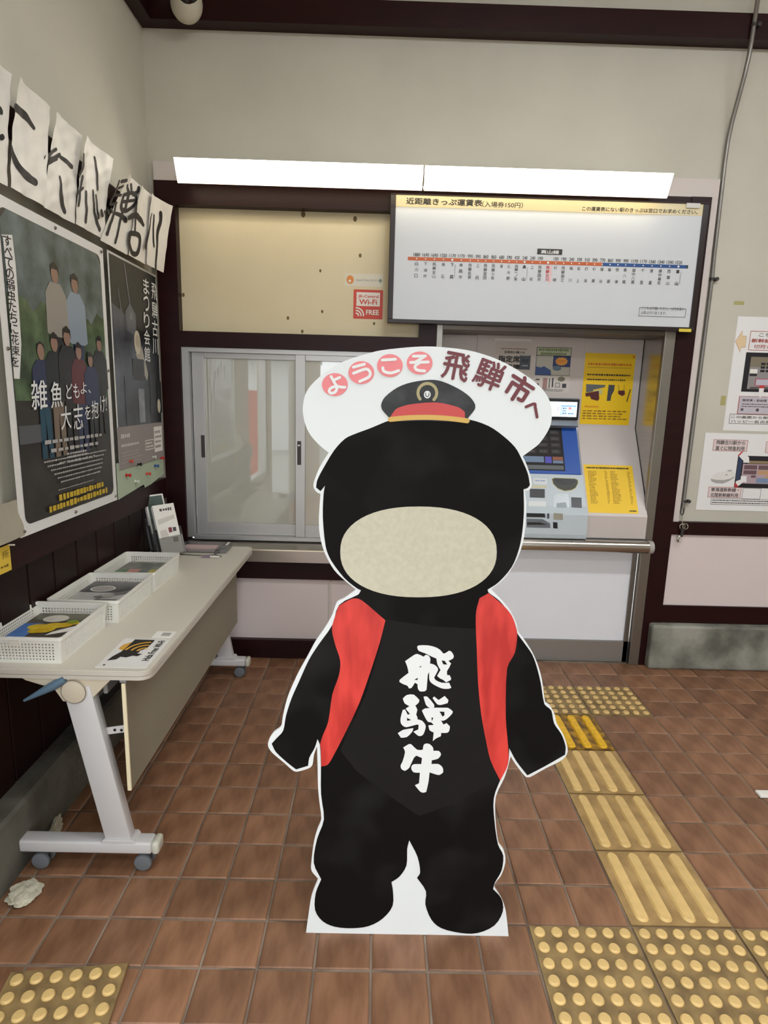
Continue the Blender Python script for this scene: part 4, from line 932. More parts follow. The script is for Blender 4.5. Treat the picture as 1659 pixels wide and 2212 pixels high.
# plain beige field (no face drawn)
pe = []
for i in range(56):
    t = 2*PI*i/56; c_, s_ = math.cos(t), math.sin(t)
    pe.append((904 + 169*math.copysign(abs(c_)**0.88, c_), 1192 + 98*math.copysign(abs(s_)**0.88, s_)))
ST.poly_px(pe, BEIGE, 'beige_field', 0.0012)
# uniform cap print
ST.poly_px(smooth([(823.5,873),(832,857),(858.5,837),(890,825.7),(930,820.4),(955,824),(990,839.6),(1014.4,857),(1025.8,873),(1024.9,885),(1011,903),(1008,913),(925,909),(843,911),(840,902),(826,886)]), M('cap_black', (22, 22, 24), 0.5, rgb2=(60, 60, 62), scale=14, lo=0.5, hi=0.8), 'cap_print', 0.0014)
ST.poly_px(smooth([(843,901),(850,890),(858.5,881.6),(884.7,873.7),(930,869.4),(955,871),(990,879.8),(1004,890),(1004,903),(960,899),(920,898),(880,899)]), REDB, 'cap_band', 0.0018)
ST.stroke_px([(843,906),(880,902.5),(925,901.5),(970,904),(1009,909)], 0.0125, GOLD, 'cap_cord', 0.0022)
ex, ey = ST.px(923, 849)
ST.stroke([(ex + 0.0235*math.cos(t), ey + 0.0235*math.sin(t)) for t in [(-0.75 + 3.14/2*3.0*i/12*0.98) for i in range(13)]], [0.0075]*13, M('badge_gold', (172, 160, 116), 0.5), 'cap_badge', 0.0018)
ST.disc(ex, ey-0.004, 0.0085, 0.0095, ink_w, 'cap_badge', 0.0018, 20); ST.stroke([(ex-0.004, ey), (ex-0.004, ey-0.006), (ex, ey-0.009), (ex+0.004, ey-0.006), (ex+0.004, ey)], 0.002, M('cap_badge_dark', (60, 54, 50), 0.5), 'cap_badge', 0.0022)
# lettering on the oval
S1 = dict(off=(640, 740), sc=5.7207); S2 = dict(off=(920, 740), sc=5.7207)
for cx_, cy_ in ((477,520),(803,372),(1157,285),(1524,253)):
    ST.poly_px([(cx_ + 159*math.cos(2*PI*i/40), cy_ + 142*math.sin(2*PI*i/40)) for i in range(40)], PINKC, 'pink_disc', 0.0012, **S1)
lw = 0.0072
for st_ in ([(430,420),(475,500),(505,555),(480,612),(430,625),(408,600),(430,562),(500,542),(560,552),(602,552)], [(465,465),(538,432)],
            [(705,305),(842,268)], [(708,380),(845,330),(895,342),(915,385),(890,430),(785,480)],
            [(1062,217),(1225,207)], [(1070,312),(1078,350),(1120,370),(1180,375),(1265,347)],
            [(1445,170),(1595,168)], [(1595,168),(1470,243)], [(1412,247),(1630,241)], [(1525,250),(1468,292),(1490,338),(1585,352)]):
    ST.stroke_px(st_, lw, ink_w, 'welcome_lettering#%d' % sum(st_[0][0] > q_ for q_ in (640, 980, 1330)), 0.0018, **S1)
def rot_char(ch, cx_, cy_, sz, deg, bold):
    a, b = ST.px(920+cx_/5.7207, 740+cy_/5.7207); h = sz/5.7207*0.00113/2
    ST.text(ch, a-h, b-h, a+h, b+h, MAROON, part='welcome_lettering', bold=bold, rot=math.radians(deg), lift=0.0014)
rot_char('飛', 372, 297, 330, -9, 0.022); rot_char('騨', 778, 395, 350, -19, 0.018); rot_char('市', 1150, 572, 330, -30, 0.03)
ST.stroke_px([(1235,795),(1338,757),(1350,800),(1372,922)], 0.0072, MAROON, 'welcome_lettering', 0.0014, **S2)
# brush lettering down the front
S7 = dict(off=(840, 1370), sc=6.147)
LET = [[(375,160),(400,145),(520,145),(620,170),(680,205),(720,250),(745,250),(800,215),(830,230),(860,280),(850,320),(790,350),(825,385),(800,440),(770,490),(775,540),(805,540),(825,580),(820,605),(760,635),(715,600),(680,585),(640,550),(685,470),(645,400),(630,320),(560,290),(480,250),(400,220),(380,190)],
 [(215,355),(330,275),(380,258),(460,295),(490,270),(525,280),(550,320),(545,385),(600,400),(645,440),(650,480),(600,570),(620,605),(700,640),(800,640),(828,705),(800,720),(720,720),(640,690),(560,640),(535,590),(535,500),(515,540),(500,730),(470,755),(410,755),(385,720),(380,660),(345,640),(300,710),(265,715),(245,680),(190,660),(140,630),(145,600),(260,510),(245,430)],
 [(185,850),(235,805),(330,798),(405,870),(395,905),(350,945),(378,1000),(362,1060),(380,1100),(378,1125),(440,1145),(485,1200),(485,1250),(460,1320),(430,1345),(390,1345),(325,1290),(390,1260),(395,1200),(370,1195),(250,1228),(205,1225),(160,1180),(155,1110),(185,1000),(215,995),(250,1065),(280,1055),(222,985),(272,950),(210,915)],
 [(118,1310),(190,1265),(325,1242),(310,1290),(240,1360),(160,1370)],
 [(460,825),(510,825),(600,930),(600,970),(540,975),(490,930)], [(580,845),(600,822),(660,870),(740,815),(790,870),(780,910),(690,935),(640,925)],
 [(438,1010),(480,980),(780,972),(848,1020),(840,1050),(770,1120),(720,1145),(690,1140),(725,1195),(765,1175),(810,1220),(800,1280),(770,1305),(695,1305),(690,1350),(625,1380),(582,1415),(595,1300),(540,1270),(525,1205),(595,1200),(560,1165),(520,1160),(480,1100)],
 [(190,1500),(265,1455),(300,1460),(375,1530),(450,1530),(460,1470),(490,1448),(540,1455),(585,1500),(590,1545),(660,1545),(690,1580),(685,1610),(650,1650),(570,1670),(565,1720),(660,1720),(715,1770),(720,1830),(670,1865),(600,1850),(540,1830),(525,1960),(495,2090),(450,2100),(410,2080),(345,2000),(400,1975),(412,1835),(330,1830),(300,1790),(300,1750),(330,1722),(430,1720),(440,1640),(365,1608),(330,1640),(270,1770),(215,1810),(170,1790),(155,1740),(180,1690),(215,1560)]]
for p in LET: ST.poly_px(smooth(p, 0.9, 2), ink_w, 'brush_lettering', 0.0016, **S7)
for p in ([(700,345),(740,350),(775,400),(720,395)], [(335,600),(385,575),(378,605)], [(400,430),(430,415),(425,435)], [(240,1105),(295,1135),(242,1145)], [(670,1022),(735,1025),(738,1070),(710,1090),(690,1050)], [(565,1100),(590,1105),(570,1150)]):
    ST.poly_px(p, APRON, 'lettering_gap', 0.0020, **S7)
# easel leg and foot blocks behind the board
eb = MB(); 
eb.prism([(1.500, 0.0), (1.560, 0.0), (1.700, 0.0), (1.535, 0.95), (1.522, 0.95)], 0, 0.116, 0.124)
eb.build('easel_leg', card_m, parent=ST.root)
MB().box(-0.05, 0.29, 1.4975, 1.512, 0.0, 0.05).build('foot_batten', card_m, parent=ST.root)

# ================================================================== LEFT WALL PAPERS
XP = -1.152
def lw_sheet(y, z, **k): return Sheet((XP, y, z), (0, 1, 0), (0, 0, 1), **k)
C2 = dict(off=(0, 150), sc=4.1475)
# calligraphy sheets: (y at bottom left, y at bottom right, lean, x offset, label)
cal = [
 (1.800, 1.998, 0.060, 0.000, 'leftmost white calligraphy sheet, cut off by the picture edge'),
 (2.004, 2.200, 0.070, 0.006, 'white calligraphy sheet with two curved brush strokes, second from left'),
 (2.206, 2.405, 0.098, 0.000, 'crumpled calligraphy sheet with broken strokes, third from the left'),
 (2.403, 2.632, 0.095, 0.008, 'calligraphy sheet with long thin leg-like strokes, middle of the row'),
 (2.590, 2.850, 0.270, 0.014, 'tilted calligraphy sheet with the densest black character, leaning right'),
 (2.846, 3.050, 0.150, 0.021, 'calligraphy sheet with a cross over a box, second from the right end'),
 (3.035, 3.235, 0.070, 0.030, 'rightmost calligraphy sheet with three long vertical strokes near the corner')]
cal_paper = M('calligraphy_paper', (236, 232, 224), 0.4, var=0.03, scale=20)
sheets = []
for k, (y0, y1, lean, off, lab) in enumerate(cal):
    v = Vector((0, lean, 0.335)); zb = 2.135 if k < 4 else 2.122
    def curl(a, b, kk=k, w=y1-y0):
        wr = 0.0024 if kk in (0, 1, 2, 3) else 0.0012
        c_ = wr*math.sin(46*a + 20*b + kk)*math.sin(34*b + kk*2) + 0.6*wr*math.sin(90*a - 40*b + 3*kk)*math.sin(60*b + 20*a)
        c_ += 0.022*max(0, b/0.34-0.55)**1.5 + 0.014*max(0, 1 - a/0.05)*max(0, b/0.34-0.3)
        if kk == 3: c_ += 0.02*max(0, a-0.12)/0.1*max(0, b/0.34-0.4)
        if kk == 6: c_ += 0.030*(a/w)**2*(0.3+b/0.34)
        return c_
    s = Sheet((XP + off, y0, zb), (0, 1, 0), (0, lean, 0.335), curl=curl)
    # keep u horizontal although v leans: a sheared grid
    s.n = Vector((1, 0, 0))
    hgt = math.hypot(lean, 0.335)
    s.base('calligraphy_sheet', size=(y1-y0, hgt), grid=(24, 30), mat=cal_paper, thick=0.0005, label=lab, cat='paper sheet', group='calligraphy sheets on the picture rail')
    sheets.append(s)
def sk(s, pts, w):
    # project on the sheet plane (u and v need not be square)
    out = []
    for x, y in pts:
        d = ray(C2['off'][0]+x/C2['sc'], C2['off'][1]+y/C2['sc']); c = Vector((0, 0, EYE)); xx_ = s.o.x
        for _ in range(6):
            q = c + d*((xx_ - c.x)/d.x) - s.o; b = q.z / s.v.z; a = q.y - b*s.v.y; xx_ = s.o.x + s.curl(a, b)
        out.append((a, b))
    f_ = 1.45 if s in sheets[4:] else 1.25
    w = [q*f_ for q in w] if isinstance(w, (list, tuple)) else w*f_
    s.stroke(out, w, ink, 'brush_stroke', 0.0016)
s = sheets[0]; sk(s, [(-60,330),(-20,350),(0,372)], 0.018); sk(s, [(-40,560),(0,610),(20,600)], 0.012)
s = sheets[1]; sk(s, [(138,340),(200,395),(250,450),(300,525)], [0.020,0.022,0.016,0.010]); sk(s, [(100,690),(115,770),(180,890),(250,965),(312,1008)], [0.008,0.016,0.020,0.024,0.020])
s = sheets[2]; sk(s, [(500,715),(450,755),(400,790)], 0.010); sk(s, [(400,795),(470,800),(530,765)], 0.012); sk(s, [(530,775),(590,820),(640,872)], [0.008,0.014,0.014]); sk(s, [(425,842),(505,800)], 0.010); sk(s, [(535,965),(545,1060),(548,1150),(575,1275)], [0.010,0.014,0.020,0.014])
s = sheets[3]
for p, w_ in (([(748,765),(745,860),(708,950)], 0.012), ([(738,960),(715,1080),(700,1215)], 0.012), ([(768,1095),(772,1230),(765,1365)], [0.010,0.016,0.012]), ([(845,790),(862,900),(872,1075)], 0.010), ([(832,1090),(842,1280),(888,1430)], [0.012,0.012,0.018]), ([(858,1130),(868,1250),(880,1330)], 0.010), ([(690,1110),(742,1062)], 0.009)): sk(s, p, w_)
s = sheets[4]
for p, w_ in (([(1085,1003),(1130,995)], 0.016), ([(1060,1062),(1100,1045)], 0.012), ([(1065,1000),(1030,1100),(985,1205),(1040,1195)], 0.012), ([(1015,1130),(1080,1125)], 0.012), ([(1040,1195),(1012,1310),(958,1472)], [0.012,0.014,0.018]),
              ([(905,1262),(915,1312)], 0.012), ([(935,1272),(942,1295)], 0.010), ([(966,1262),(972,1292)], 0.010), ([(995,1248),(1000,1278)], 0.010),
              ([(1140,1040),(1150,1095)], 0.012), ([(1172,1030),(1176,1090)], 0.012), ([(1240,1060),(1228,1095),(1190,1118)], 0.018),
              ([(1105,1125),(1195,1108),(1212,1190),(1130,1268),(1085,1240),(1105,1125)], 0.016), ([(1100,1185),(1200,1172)], 0.014), ([(1152,1115),(1120,1262)], 0.014), ([(1030,1288),(1080,1308),(1122,1352)], [0.014,0.018,0.024]), ([(1105,1250),(1068,1380),(1030,1552)], 0.012)): sk(s, p, w_)
s = sheets[5]
for p, w_ in (([(1150,1330),(1210,1305),(1255,1345),(1282,1392)], [0.016,0.022,0.022,0.014]), ([(1225,1195),(1212,1320),(1208,1450)], 0.011), ([(1165,1465),(1155,1550),(1180,1640),(1225,1648),(1250,1560),(1240,1485),(1165,1465)], 0.018)): sk(s, p, w_)
s = sheets[6]
for p, w_ in (([(1358,1292),(1342,1400),(1325,1480),(1300,1592)], [0.005,0.009,0.012,0.016]), ([(1378,1305),(1372,1400),(1372,1500),(1378,1585)], [0.008,0.010,0.012,0.009]), ([(1442,1292),(1435,1360),(1412,1450),(1404,1600),(1393,1782)], [0.020,0.020,0.016,0.011,0.013])): sk(s, p, w_)

# film poster: own text, a plain generic picture of hills and standing figures
PX1 = -1.158
fp = Sheet((PX1, 1.915, 1.052), (0, 1, 0), (0, 0, 1))
fp.base('film_poster', size=(0.735, 1.052), grid=(8, 10), mat=paperg, thick=0.0006, label='large glossy film poster of green hills and figures, handwritten white title, yellow lines below', cat='poster')
def rrect(a0, b0, a1, b1, r, n=6):
    p = []
    for cx_, cy_, t0 in ((a1-r, b1-r, 0), (a0+r, b1-r, PI/2), (a0+r, b0+r, PI), (a1-r, b0+r, 3*PI/2)):
        for i in range(n+1): p.append((cx_ + r*math.cos(t0+PI/2*i/n), cy_ + r*math.sin(t0+PI/2*i/n)))
    return p
hill = M('poster_hills', (52, 66, 62), 0.3, rgb2=(112, 126, 128), scale=7, detail=6)
forest = M('poster_forest', (40, 56, 36), 0.3, rgb2=(96, 118, 84), scale=10, detail=6)
grd = M('poster_dark', (34, 31, 32), 0.3, rgb2=(54, 50, 48), scale=8, detail=4)
fp.poly(rrect(0.034, 0.036, 0.702, 1.018, 0.03), grd, 'picture', 0.0010)
def wavy(b, amp, n=24, ph=0.0): return [(0.036 + 0.664*i/n, b + amp*math.sin(i*0.9+ph) + amp*0.6*math.sin(i*2.1+ph)) for i in range(n+1)]
fp.poly([(0.036, 0.47)] + [(0.70, 0.47)] + [(0.70, 0.98)] + [(0.67, 1.016), (0.07, 1.016), (0.036, 0.98)], hill, 'picture', 0.0014)
fp.poly([(0.036, 0.44), (0.70, 0.44)] + wavy(0.76, 0.02)[::-1], forest, 'picture', 0.0018)
cl = {k: M('fig_'+k, c, 0.3) for k, c in dict(skin=(150, 118, 102), hair=(34, 28, 28), shirt=(152, 146, 138), denim=(142, 156, 170), navy=(38, 46, 78), coat=(26, 30, 36), dark=(30, 28, 32), teal=(30, 70, 90), tan=(120, 104, 90), maroon=(92, 36, 44), cream=(176, 168, 158)).items()}
def figure(a, b, h, top, low, lift):
    w_ = h*0.17; hd = h*0.065
    fp.poly([(a-w_*.55, b), (a-w_*.5, b+h*.48), (a+w_*.5, b+h*.48), (a+w_*.55, b), (a+w_*.12, b), (a, b+h*.36), (a-w_*.12, b)], cl[low], 'figure_legs', lift)
    fp.poly([(a-w_*.62, b+h*.44), (a-w_*.95, b+h*.46), (a-w_*.88, b+h*.76), (a-w_*.45, b+h*.84), (a+w_*.45, b+h*.84), (a+w_*.88, b+h*.76), (a+w_*.95, b+h*.46), (a+w_*.62, b+h*.44)], cl[top], 'figure_coat', lift+0.0002)
    fp.disc(a, b+h*.905, hd*.8, hd*1.05, cl['skin'], 'figure_head', lift+0.0004, 16)
    fp.poly([(a-hd*.95, b+h*.89), (a-hd*.9, b+h*.965), (a, b+h*.995), (a+hd*.9, b+h*.965), (a+hd*.95, b+h*.89), (a+hd*.6, b+h*.94), (a-hd*.6, b+h*.94)], cl['hair'], 'figure_hair', lift+0.0006)
for q in ((0.33, 0.46, 0.46, 'shirt', 'dark', 0.0024), (0.47, 0.44, 0.47, 'denim', 'navy', 0.0024), (0.20, 0.24, 0.40, 'navy', 'teal', 0.0034), (0.29, 0.24, 0.44, 'coat', 'tan', 0.0040), (0.38, 0.25, 0.46, 'dark', 'dark', 0.0046), (0.46, 0.24, 0.42, 'maroon', 'navy', 0.0052), (0.55, 0.25, 0.38, 'navy', 'coat', 0.0058), (0.64, 0.30, 0.40, 'dark', 'dark', 0.0034)): figure(*q)
fp.rect(0.036, 0.30, 0.17, 0.36, M('poster_fence', (84, 86, 90), 0.3), 'picture', 0.0030)
# slogan strip
P3 = dict(off=(0, 400), sc=2.9105)
fp.poly_px([(0,310),(70,312),(92,500),(112,760),(128,1000),(118,1218),(82,1216),(60,900),(40,600),(10,320)], paperg, 'slogan_strip', 0.0030, **P3)
slog = 'すべての弱虫たちに花束を'
for i, ch in enumerate(slog):
    t = (i+0.5)/12.6; yy = 315 + 870*t; xx_ = 36 + 58*min(1, t*1.15)*1.0 - (8 if t > 0.85 else 0)
    a, b = fp.px(xx_/2.9105, 400+yy/2.9105); fp.text(ch, a-0.020, b-0.0155, a+0.020, b+0.0155, ink, bold=0.006, lift=0.0040, part='slogan_lettering')
# title
def ptext(string, x0, y0, x1, y1, rot, mat, bold, part='title_lettering', keep=False):
    a0, b0 = fp.px(x0/2.9105, 400+y0/2.9105); a1, b1 = fp.px(x1/2.9105, 400+y1/2.9105)
    fp.text(string, min(a0, a1), min(b0, b1), max(a0, a1), max(b0, b1), mat, part=part, bold=bold, lift=0.0072, rot=rot, shear=0.12)
ptext('雑', 175, 1225, 290, 1405, 0.05, ink_w, 0.008); ptext('魚', 300, 1235, 385, 1395, 0.05, ink_w, 0.008)
ptext('ども', 400, 1245, 490, 1340, 0.05, ink_w, 0.004); ptext('よ、', 492, 1238, 560, 1310, 0.05, ink_w, 0.004)
ptext('大', 365, 1390, 440, 1530, 0.05, ink_w, 0.004); ptext('志', 445, 1378, 515, 1530, 0.05, ink_w, 0.002); ptext('を', 520, 1385, 560, 1470, 0.05, ink_w, 0.004); ptext('抱', 560, 1355, 612, 1465, 0.05, ink_w, 0.0); ptext('け!', 616, 1325, 662, 1425, 0.05, ink_w, 0.004)
pw = M('poster_small_print', (178, 176, 174), 0.5); py = M('poster_yellow', (204, 172, 46), 0.5)
for x0, y0, x1, y1, cw, fill in ((268,1610,630,1575,0.045,0.9), (308,1668,610,1622,0.045,0.9), (408,1692,535,1665,0.02,0.6), (410,1712,540,1685,0.02,0.6), (360,1745,590,1705,0.03,0.6)):
    a0, b0 = fp.px(x0/2.9105, 400+y0/2.9105); a1, b1 = fp.px(x1/2.9105, 400+y1/2.9105); bm_ = (b0+b1)/2
    fp.dashes(a0, bm_-0.008, a1, bm_+0.008, 1, pw, cw=cw, fill=fill, lift=0.0072, ragged=0.02, part='credits')
for k in range(6):
    a0 = 0.16 + 0.02*k; fp.dashes(a0, 0.225-0.0165*k, 0.64-0.012*k, 0.236-0.0165*k, 1, pw, cw=0.014, fill=0.6, lift=0.0072, ragged=0.03, part='credits')
fp.dashes(0.24, 0.118, 0.52, 0.124, 1, pw, cw=0.012, fill=0.6, lift=0.0072, ragged=0.02, part='credits')
fp.dashes(0.24, 0.078, 0.600, 0.106, 1, py, cw=0.026, fill=0.85, lift=0.0072, ragged=0.01, part='yellow_lettering'); fp.dashes(0.17, 0.048, 0.63, 0.076, 1, py, cw=0.026, fill=0.85, lift=0.0072, ragged=0.01, part='yellow_lettering')
# slim white bands and corner pins of the poster
pin_s = M('pin_steel', (120, 112, 100), 0.3, metal=0.8)
for a, b in ((0.02, 1.035), (0.36, 1.036), (0.715, 1.035), (0.02, 0.60), (0.715, 0.56), (0.02, 0.018), (0.36, 0.018), (0.715, 0.02)):
    q = fp.at(a, b, 0.002); MB().lathe([(0.006, 0), (0.006, 0.002), (0.003, 0.004)], (0, 0, 0), n=12)
    pm = MB().cyl(q, q + Vector((0.004, 0, 0)), 0.006, 0.004, n=12); pm.build('thumbtack', pin_s, parent=fp.root, smooth=True)

# festival hall poster
P8 = dict(off=(225, 560), sc=4.4207)
ps = Sheet((PX1, 2.690, 1.180), (0, 1, 0), (0, 0, 1))
ps.base('festival_poster', size=(0.560, 0.93), grid=(6, 8), mat=paperg, thick=0.0006, label='dark blue-grey festival poster with white vertical lettering, right of the film poster', cat='poster')
mist = M('festival_mist', (44, 46, 52), 0.3, rgb2=(92, 96, 108), scale=5, detail=3); night = M('festival_night', (32, 35, 38), 0.3, var=0.12, scale=5)
ps.rect(0.012, 0.190, 0.552, 0.920, night, 'picture', 0.001)
ps.poly([(0.012, 0.192), (0.40, 0.192), (0.40, 0.40), (0.36, 0.52), (0.30, 0.60), (0.22, 0.66), (0.10, 0.70), (0.012, 0.72)], mist, 'picture', 0.0014)
pale = M('festival_pale', (150, 152, 158), 0.3, rgb2=(104, 108, 118), scale=9); creamd = M('festival_cream', (206, 198, 176), 0.4); dark2 = M('festival_dark', (40, 42, 46), 0.3)
ps.stroke([(0.165, 0.905), (0.19, 0.80), (0.205, 0.735)], 0.008, pale, 'picture', 0.0022); ps.stroke([(0.085, 0.79), (0.105, 0.70)], 0.007, pale, 'picture', 0.0022)
ps.poly([(0.16, 0.62), (0.15, 0.70), (0.205, 0.745), (0.27, 0.70), (0.26, 0.60)], M('festival_grey', (96, 100, 108), 0.3), 'picture', 0.0020); ps.disc(0.215, 0.69, 0.022, 0.020, pale, 'picture', 0.0024, 18)
ps.disc(0.270, 0.575, 0.038, 0.055, creamd, 'picture', 0.0026, 24); ps.disc(0.275, 0.582, 0.026, 0.030, M('festival_cream2', (182, 174, 152), 0.4), 'picture', 0.0030, 20)
ps.poly([(0.24, 0.52), (0.32, 0.56), (0.39, 0.43), (0.37, 0.40)], M('festival_glow', (172, 166, 152), 0.4), 'picture', 0.0024)
for a, b, w_, h_, c_ in ((0.20, 0.40, 0.14, 0.10, dark2), (0.25, 0.20, 0.075, 0.16, pale), (0.10, 0.20, 0.10, 0.22, mist), (0.40, 0.24, 0.09, 0.20, dark2), (0.50, 0.24, 0.06, 0.16, dark2)): ps.rect(a, b, a+w_, b+h_, c_, 'picture', 0.0028)
ps.disc(0.515, 0.275, 0.022, 0.036, creamd, 'picture', 0.0034, 18)
def vcol(string, x, ytop, ybot, size, mat, bold=0.004):
    a, b1 = ps.px(225+x/4.4207, 560+ytop/4.4207); _, b0 = ps.px(225+x/4.4207, 560+ybot/4.4207)
    n = len(string); h = (b1-b0)/n
    for i, ch in enumerate(string):
        c_ = b1 - h*(i+0.5); a_ = ps.px(225+(x+14*i/n)/4.4207, 560+(ytop+(ybot-ytop)*(i+0.5)/n)/4.4207)[0]
        ps.text(ch, a_-size/2, c_-h*0.44, a_+size/2, c_+h*0.44, mat, bold=bold, lift=0.0042)
vcol('まつり会館', 392, 180, 985, 0.072, ink_w, 0.008); vcol('飛騨古川', 470, 225, 915, 0.075, ink_w, 0.004)
gb = M('festival_footer', (150, 140, 138), 0.5)
ps.rect(0.0, 0.0, 0.560, 0.190, gb, 'footer', 0.0012); ps.dashes(0.03, 0.135, 0.16, 0.160, 1, M('festival_white', (206, 200, 198), 0.5), cw=0.02, fill=0.8, lift=0.002); ps.dashes(0.03, 0.095, 0.28, 0.115, 1, MATS['festival_white'], cw=0.02, fill=0.7, lift=0.002); ps.dashes(0.03, 0.02, 0.27, 0.08, 4, M('festival_soft', (168, 160, 158), 0.5), cw=0.02, fill=0.4, lift=0.002)
ps.rect(0.43, 0.040, 0.545, 0.170, paper, 'map_box', 0.002); ps.frame(0.31, 0.060, 0.42, 0.11, 0.004, paper, 'map_box', 0.002); ps.dashes(0.442, 0.055, 0.535, 0.155, 4, gb, lift=0.0026); ps.dashes(0.318, 0.068, 0.412, 0.102, 2, paper, lift=0.0026)
# green sheet below with push pins
gs = Sheet((PX1-0.0035, 2.668, 1.052), (0, 1, 0), (0, 0, 1))
gs.base('green_sheet', pts=[(0.0, -0.004), (0.30, 0.022), (0.315, 0.004), (0.40, 0.010), (0.585, 0.038), (0.58, 0.16), (0.0, 0.16)], mat=M('pale_green_paper', (176, 190, 166), 0.6, var=0.04, scale=6), thick=0.0008, label='pale green paper sheet with coloured push pins, under the festival poster', cat='paper sheet')
pins = [(232,1928,'pin_orange',(206,84,64),'orange push pin at the upper left of the green sheet'), (312,1958,'pin_black',(30,32,32),'black push pin in the green sheet'), (480,1972,'pin_blue',(52,92,150),'blue push pin in the green sheet'), (532,1898,'pin_red',(196,34,34),'red push pin nearest the corner post on the green sheet'), (208,2062,'pin_red',(196,34,34),'red push pin at the lower left of the green sheet'), (402,2048,'pin_orange',(206,84,64),'orange push pin at the lower middle of the green sheet'), (455,1888,'pin_clear',(214,220,206),'clear push pin between the orange and red ones, top of the green sheet'), (292,2122,'pin_clear',(214,220,206),'clear push pin lowest on the green sheet')]
for x, y, mn, c_, lab in pins:
    a, b = gs.px(225+x/4.4207, 560+y/4.4207); q = gs.at(a, b, 0.0)
    t = thing('push_pin', q, lab, 'push pin', 'push pins on the green sheet')
    pmm = M(mn, c_, 0.25)
    MB().lathe([(0.0085, 0.001), (0.0085, 0.003), (0.0045, 0.006), (0.0050, 0.014), (0.0085, 0.018), (0.0090, 0.021), (0.006, 0.023)], q, axis='x', n=14).build('grip', pmm, parent=t, smooth=True)
    MB().cyl(q + Vector((-0.004, 0, 0)), q + Vector((0.0015, 0, 0)), 0.0008, n=6).build('point', pin_s, parent=t)
# yellow note and translucent plastic folder near the left edge
yn = Sheet((-1.1825, 1.780, 0.955), (0, 1, 0), (0, 0, 1), curl=lambda a, b: 0.006*math.sin(20*a))
yn.base('yellow_note', size=(0.105, 0.085), grid=(6, 2), mat=M('note_yellow', (226, 192, 66), 0.6), thick=0.0005, label='small yellow note pinned to the brown dado rail at the left edge', cat='paper note')
yn.text('所', 0.062, 0.045, 0.095, 0.070, M('note_ink', (120, 98, 30), 0.6), bold=0.0).dashes(0.05, 0.012, 0.095, 0.030, 1, MATS['note_ink'])
MB().cyl(yn.at(0.102, 0.083, 0), yn.at(0.102, 0.083, 0.018), 0.0028, n=10).build('pin', M('pin_white', (230, 226, 214), 0.3), parent=yn.root, smooth=True)
pf = Sheet((PX1+0.004, 1.70, 1.058), (0, 1, 0), (0, 0, 1), curl=lambda a, b: 0.006*math.sin(15*a+9*b))
pf.base('plastic_folder', size=(0.238, 0.122), grid=(8, 4), mat=M('milky_plastic', (176, 168, 150), 0.35, var=0.06, scale=12), thick=0.001, label='milky plastic folder pinned at the left edge beside the film poster', cat='folder')

# ================================================================== TABLE
tb_ = thing('folding_table', (-0.93, 2.465, 0.0), 'long beige folding table on casters along the left wall', 'table')
TX0, TX1, TY0, TY1, TZ = -1.195, -0.676, 1.700, 3.232, 0.700
def top_outline(ins):
    x0, x1, y0, y1 = TX0+ins, TX1-ins, TY0+ins, TY1-ins
    return rrect(x0, y0, x1, y1, 0.040-ins, 7)
mt = MB(); mt.prism(top_outline(0.002), 2, TZ-0.004, TZ); mt.build('table_top', laminate, parent=tb_)
MB().prism(top_outline(0.0), 2, TZ-0.016, TZ-0.0042).build('edge_band', edge_m, parent=tb_, smooth=True)
MB().prism(top_outline(0.002), 2, TZ-0.018, TZ-0.016).build('edge_groove', M('edge_line', (150, 142, 130), 0.5), parent=tb_, smooth=True)
MB().prism(top_outline(0.001), 2, TZ-0.030, TZ-0.018).build('edge_band', edge_m, parent=tb_, smooth=True)
def leg_set(y, near):
    # foot bar with casters, slanted column, bracket with round cap
    f = MB().bbox(-1.127, -0.700, y, y+0.052, 0.064, 0.106, 0.008, 3).build('foot_bar', legpaint, parent=tb_, smooth=True)
    MB().bbox(-0.7005, -0.676, y-0.001, y+0.053, 0.063, 0.107, 0.010, 3).build('end_cap', M('cap_cream', (206, 204, 188), 0.4), parent=f, smooth=True)
    c_ = MB(); c_.prism([(-0.848, 0.106), (-0.764, 0.106), (-0.863, 0.645), (-0.950, 0.645)], 1, y+0.006, y+0.046)
    c_.build('leg', legpaint, parent=tb_, bevel=0.006, smooth=True)
    MB().prism([(-0.862, 0.104), (-0.750, 0.104), (-0.758, 0.116), (-0.853, 0.116)], 1, y-0.001, y+0.053).build('weld_collar', legpaint, parent=tb_, bevel=0.002)
    MB().prism([(-1.075, 0.670), (-0.795, 0.670), (-0.850, 0.612), (-0.872, 0.590), (-0.950, 0.590), (-0.975, 0.632), (-1.06, 0.658)], 1, y+0.010, y+0.042).build('bracket', beige_pl, parent=tb_, bevel=0.003)
    MB().cyl((-0.911, y+0.001, 0.628), (-0.911, y+0.05, 0.628), 0.038, n=36).build('joint_cap', beige_pl, parent=tb_, bevel=0.002, smooth=True)
    ring_m = M('cap_groove', (120, 112, 100), 0.6)
    MB().tube([(-0.911+0.0375*math.cos(2*PI*i/40), y+0.0005, 0.628+0.0375*math.sin(2*PI*i/40)) for i in range(41)], 0.0011, 6).build('cap_groove', ring_m, parent=tb_)
    for cx_ in (-1.062, -0.732):
        fk = MB(); fk.prism([(cx_-0.018, 0.064), (cx_+0.018, 0.064), (cx_+0.022, 0.040), (cx_+0.004, 0.022), (cx_-0.012, 0.03)], 1, y+0.014, y+0.038)
        k_ = fk.build('caster', rubber_d, parent=tb_, bevel=0.002)
        for yy in (y+0.002, y+0.0385):
            MB().lathe([(0.018, 0.0), (0.027, 0.002), (0.0285, 0.006), (0.0285, 0.010), (0.026, 0.0125)], (cx_, yy, 0.0287), axis='y', n=28).build('wheel', rubber, parent=k_, smooth=True)
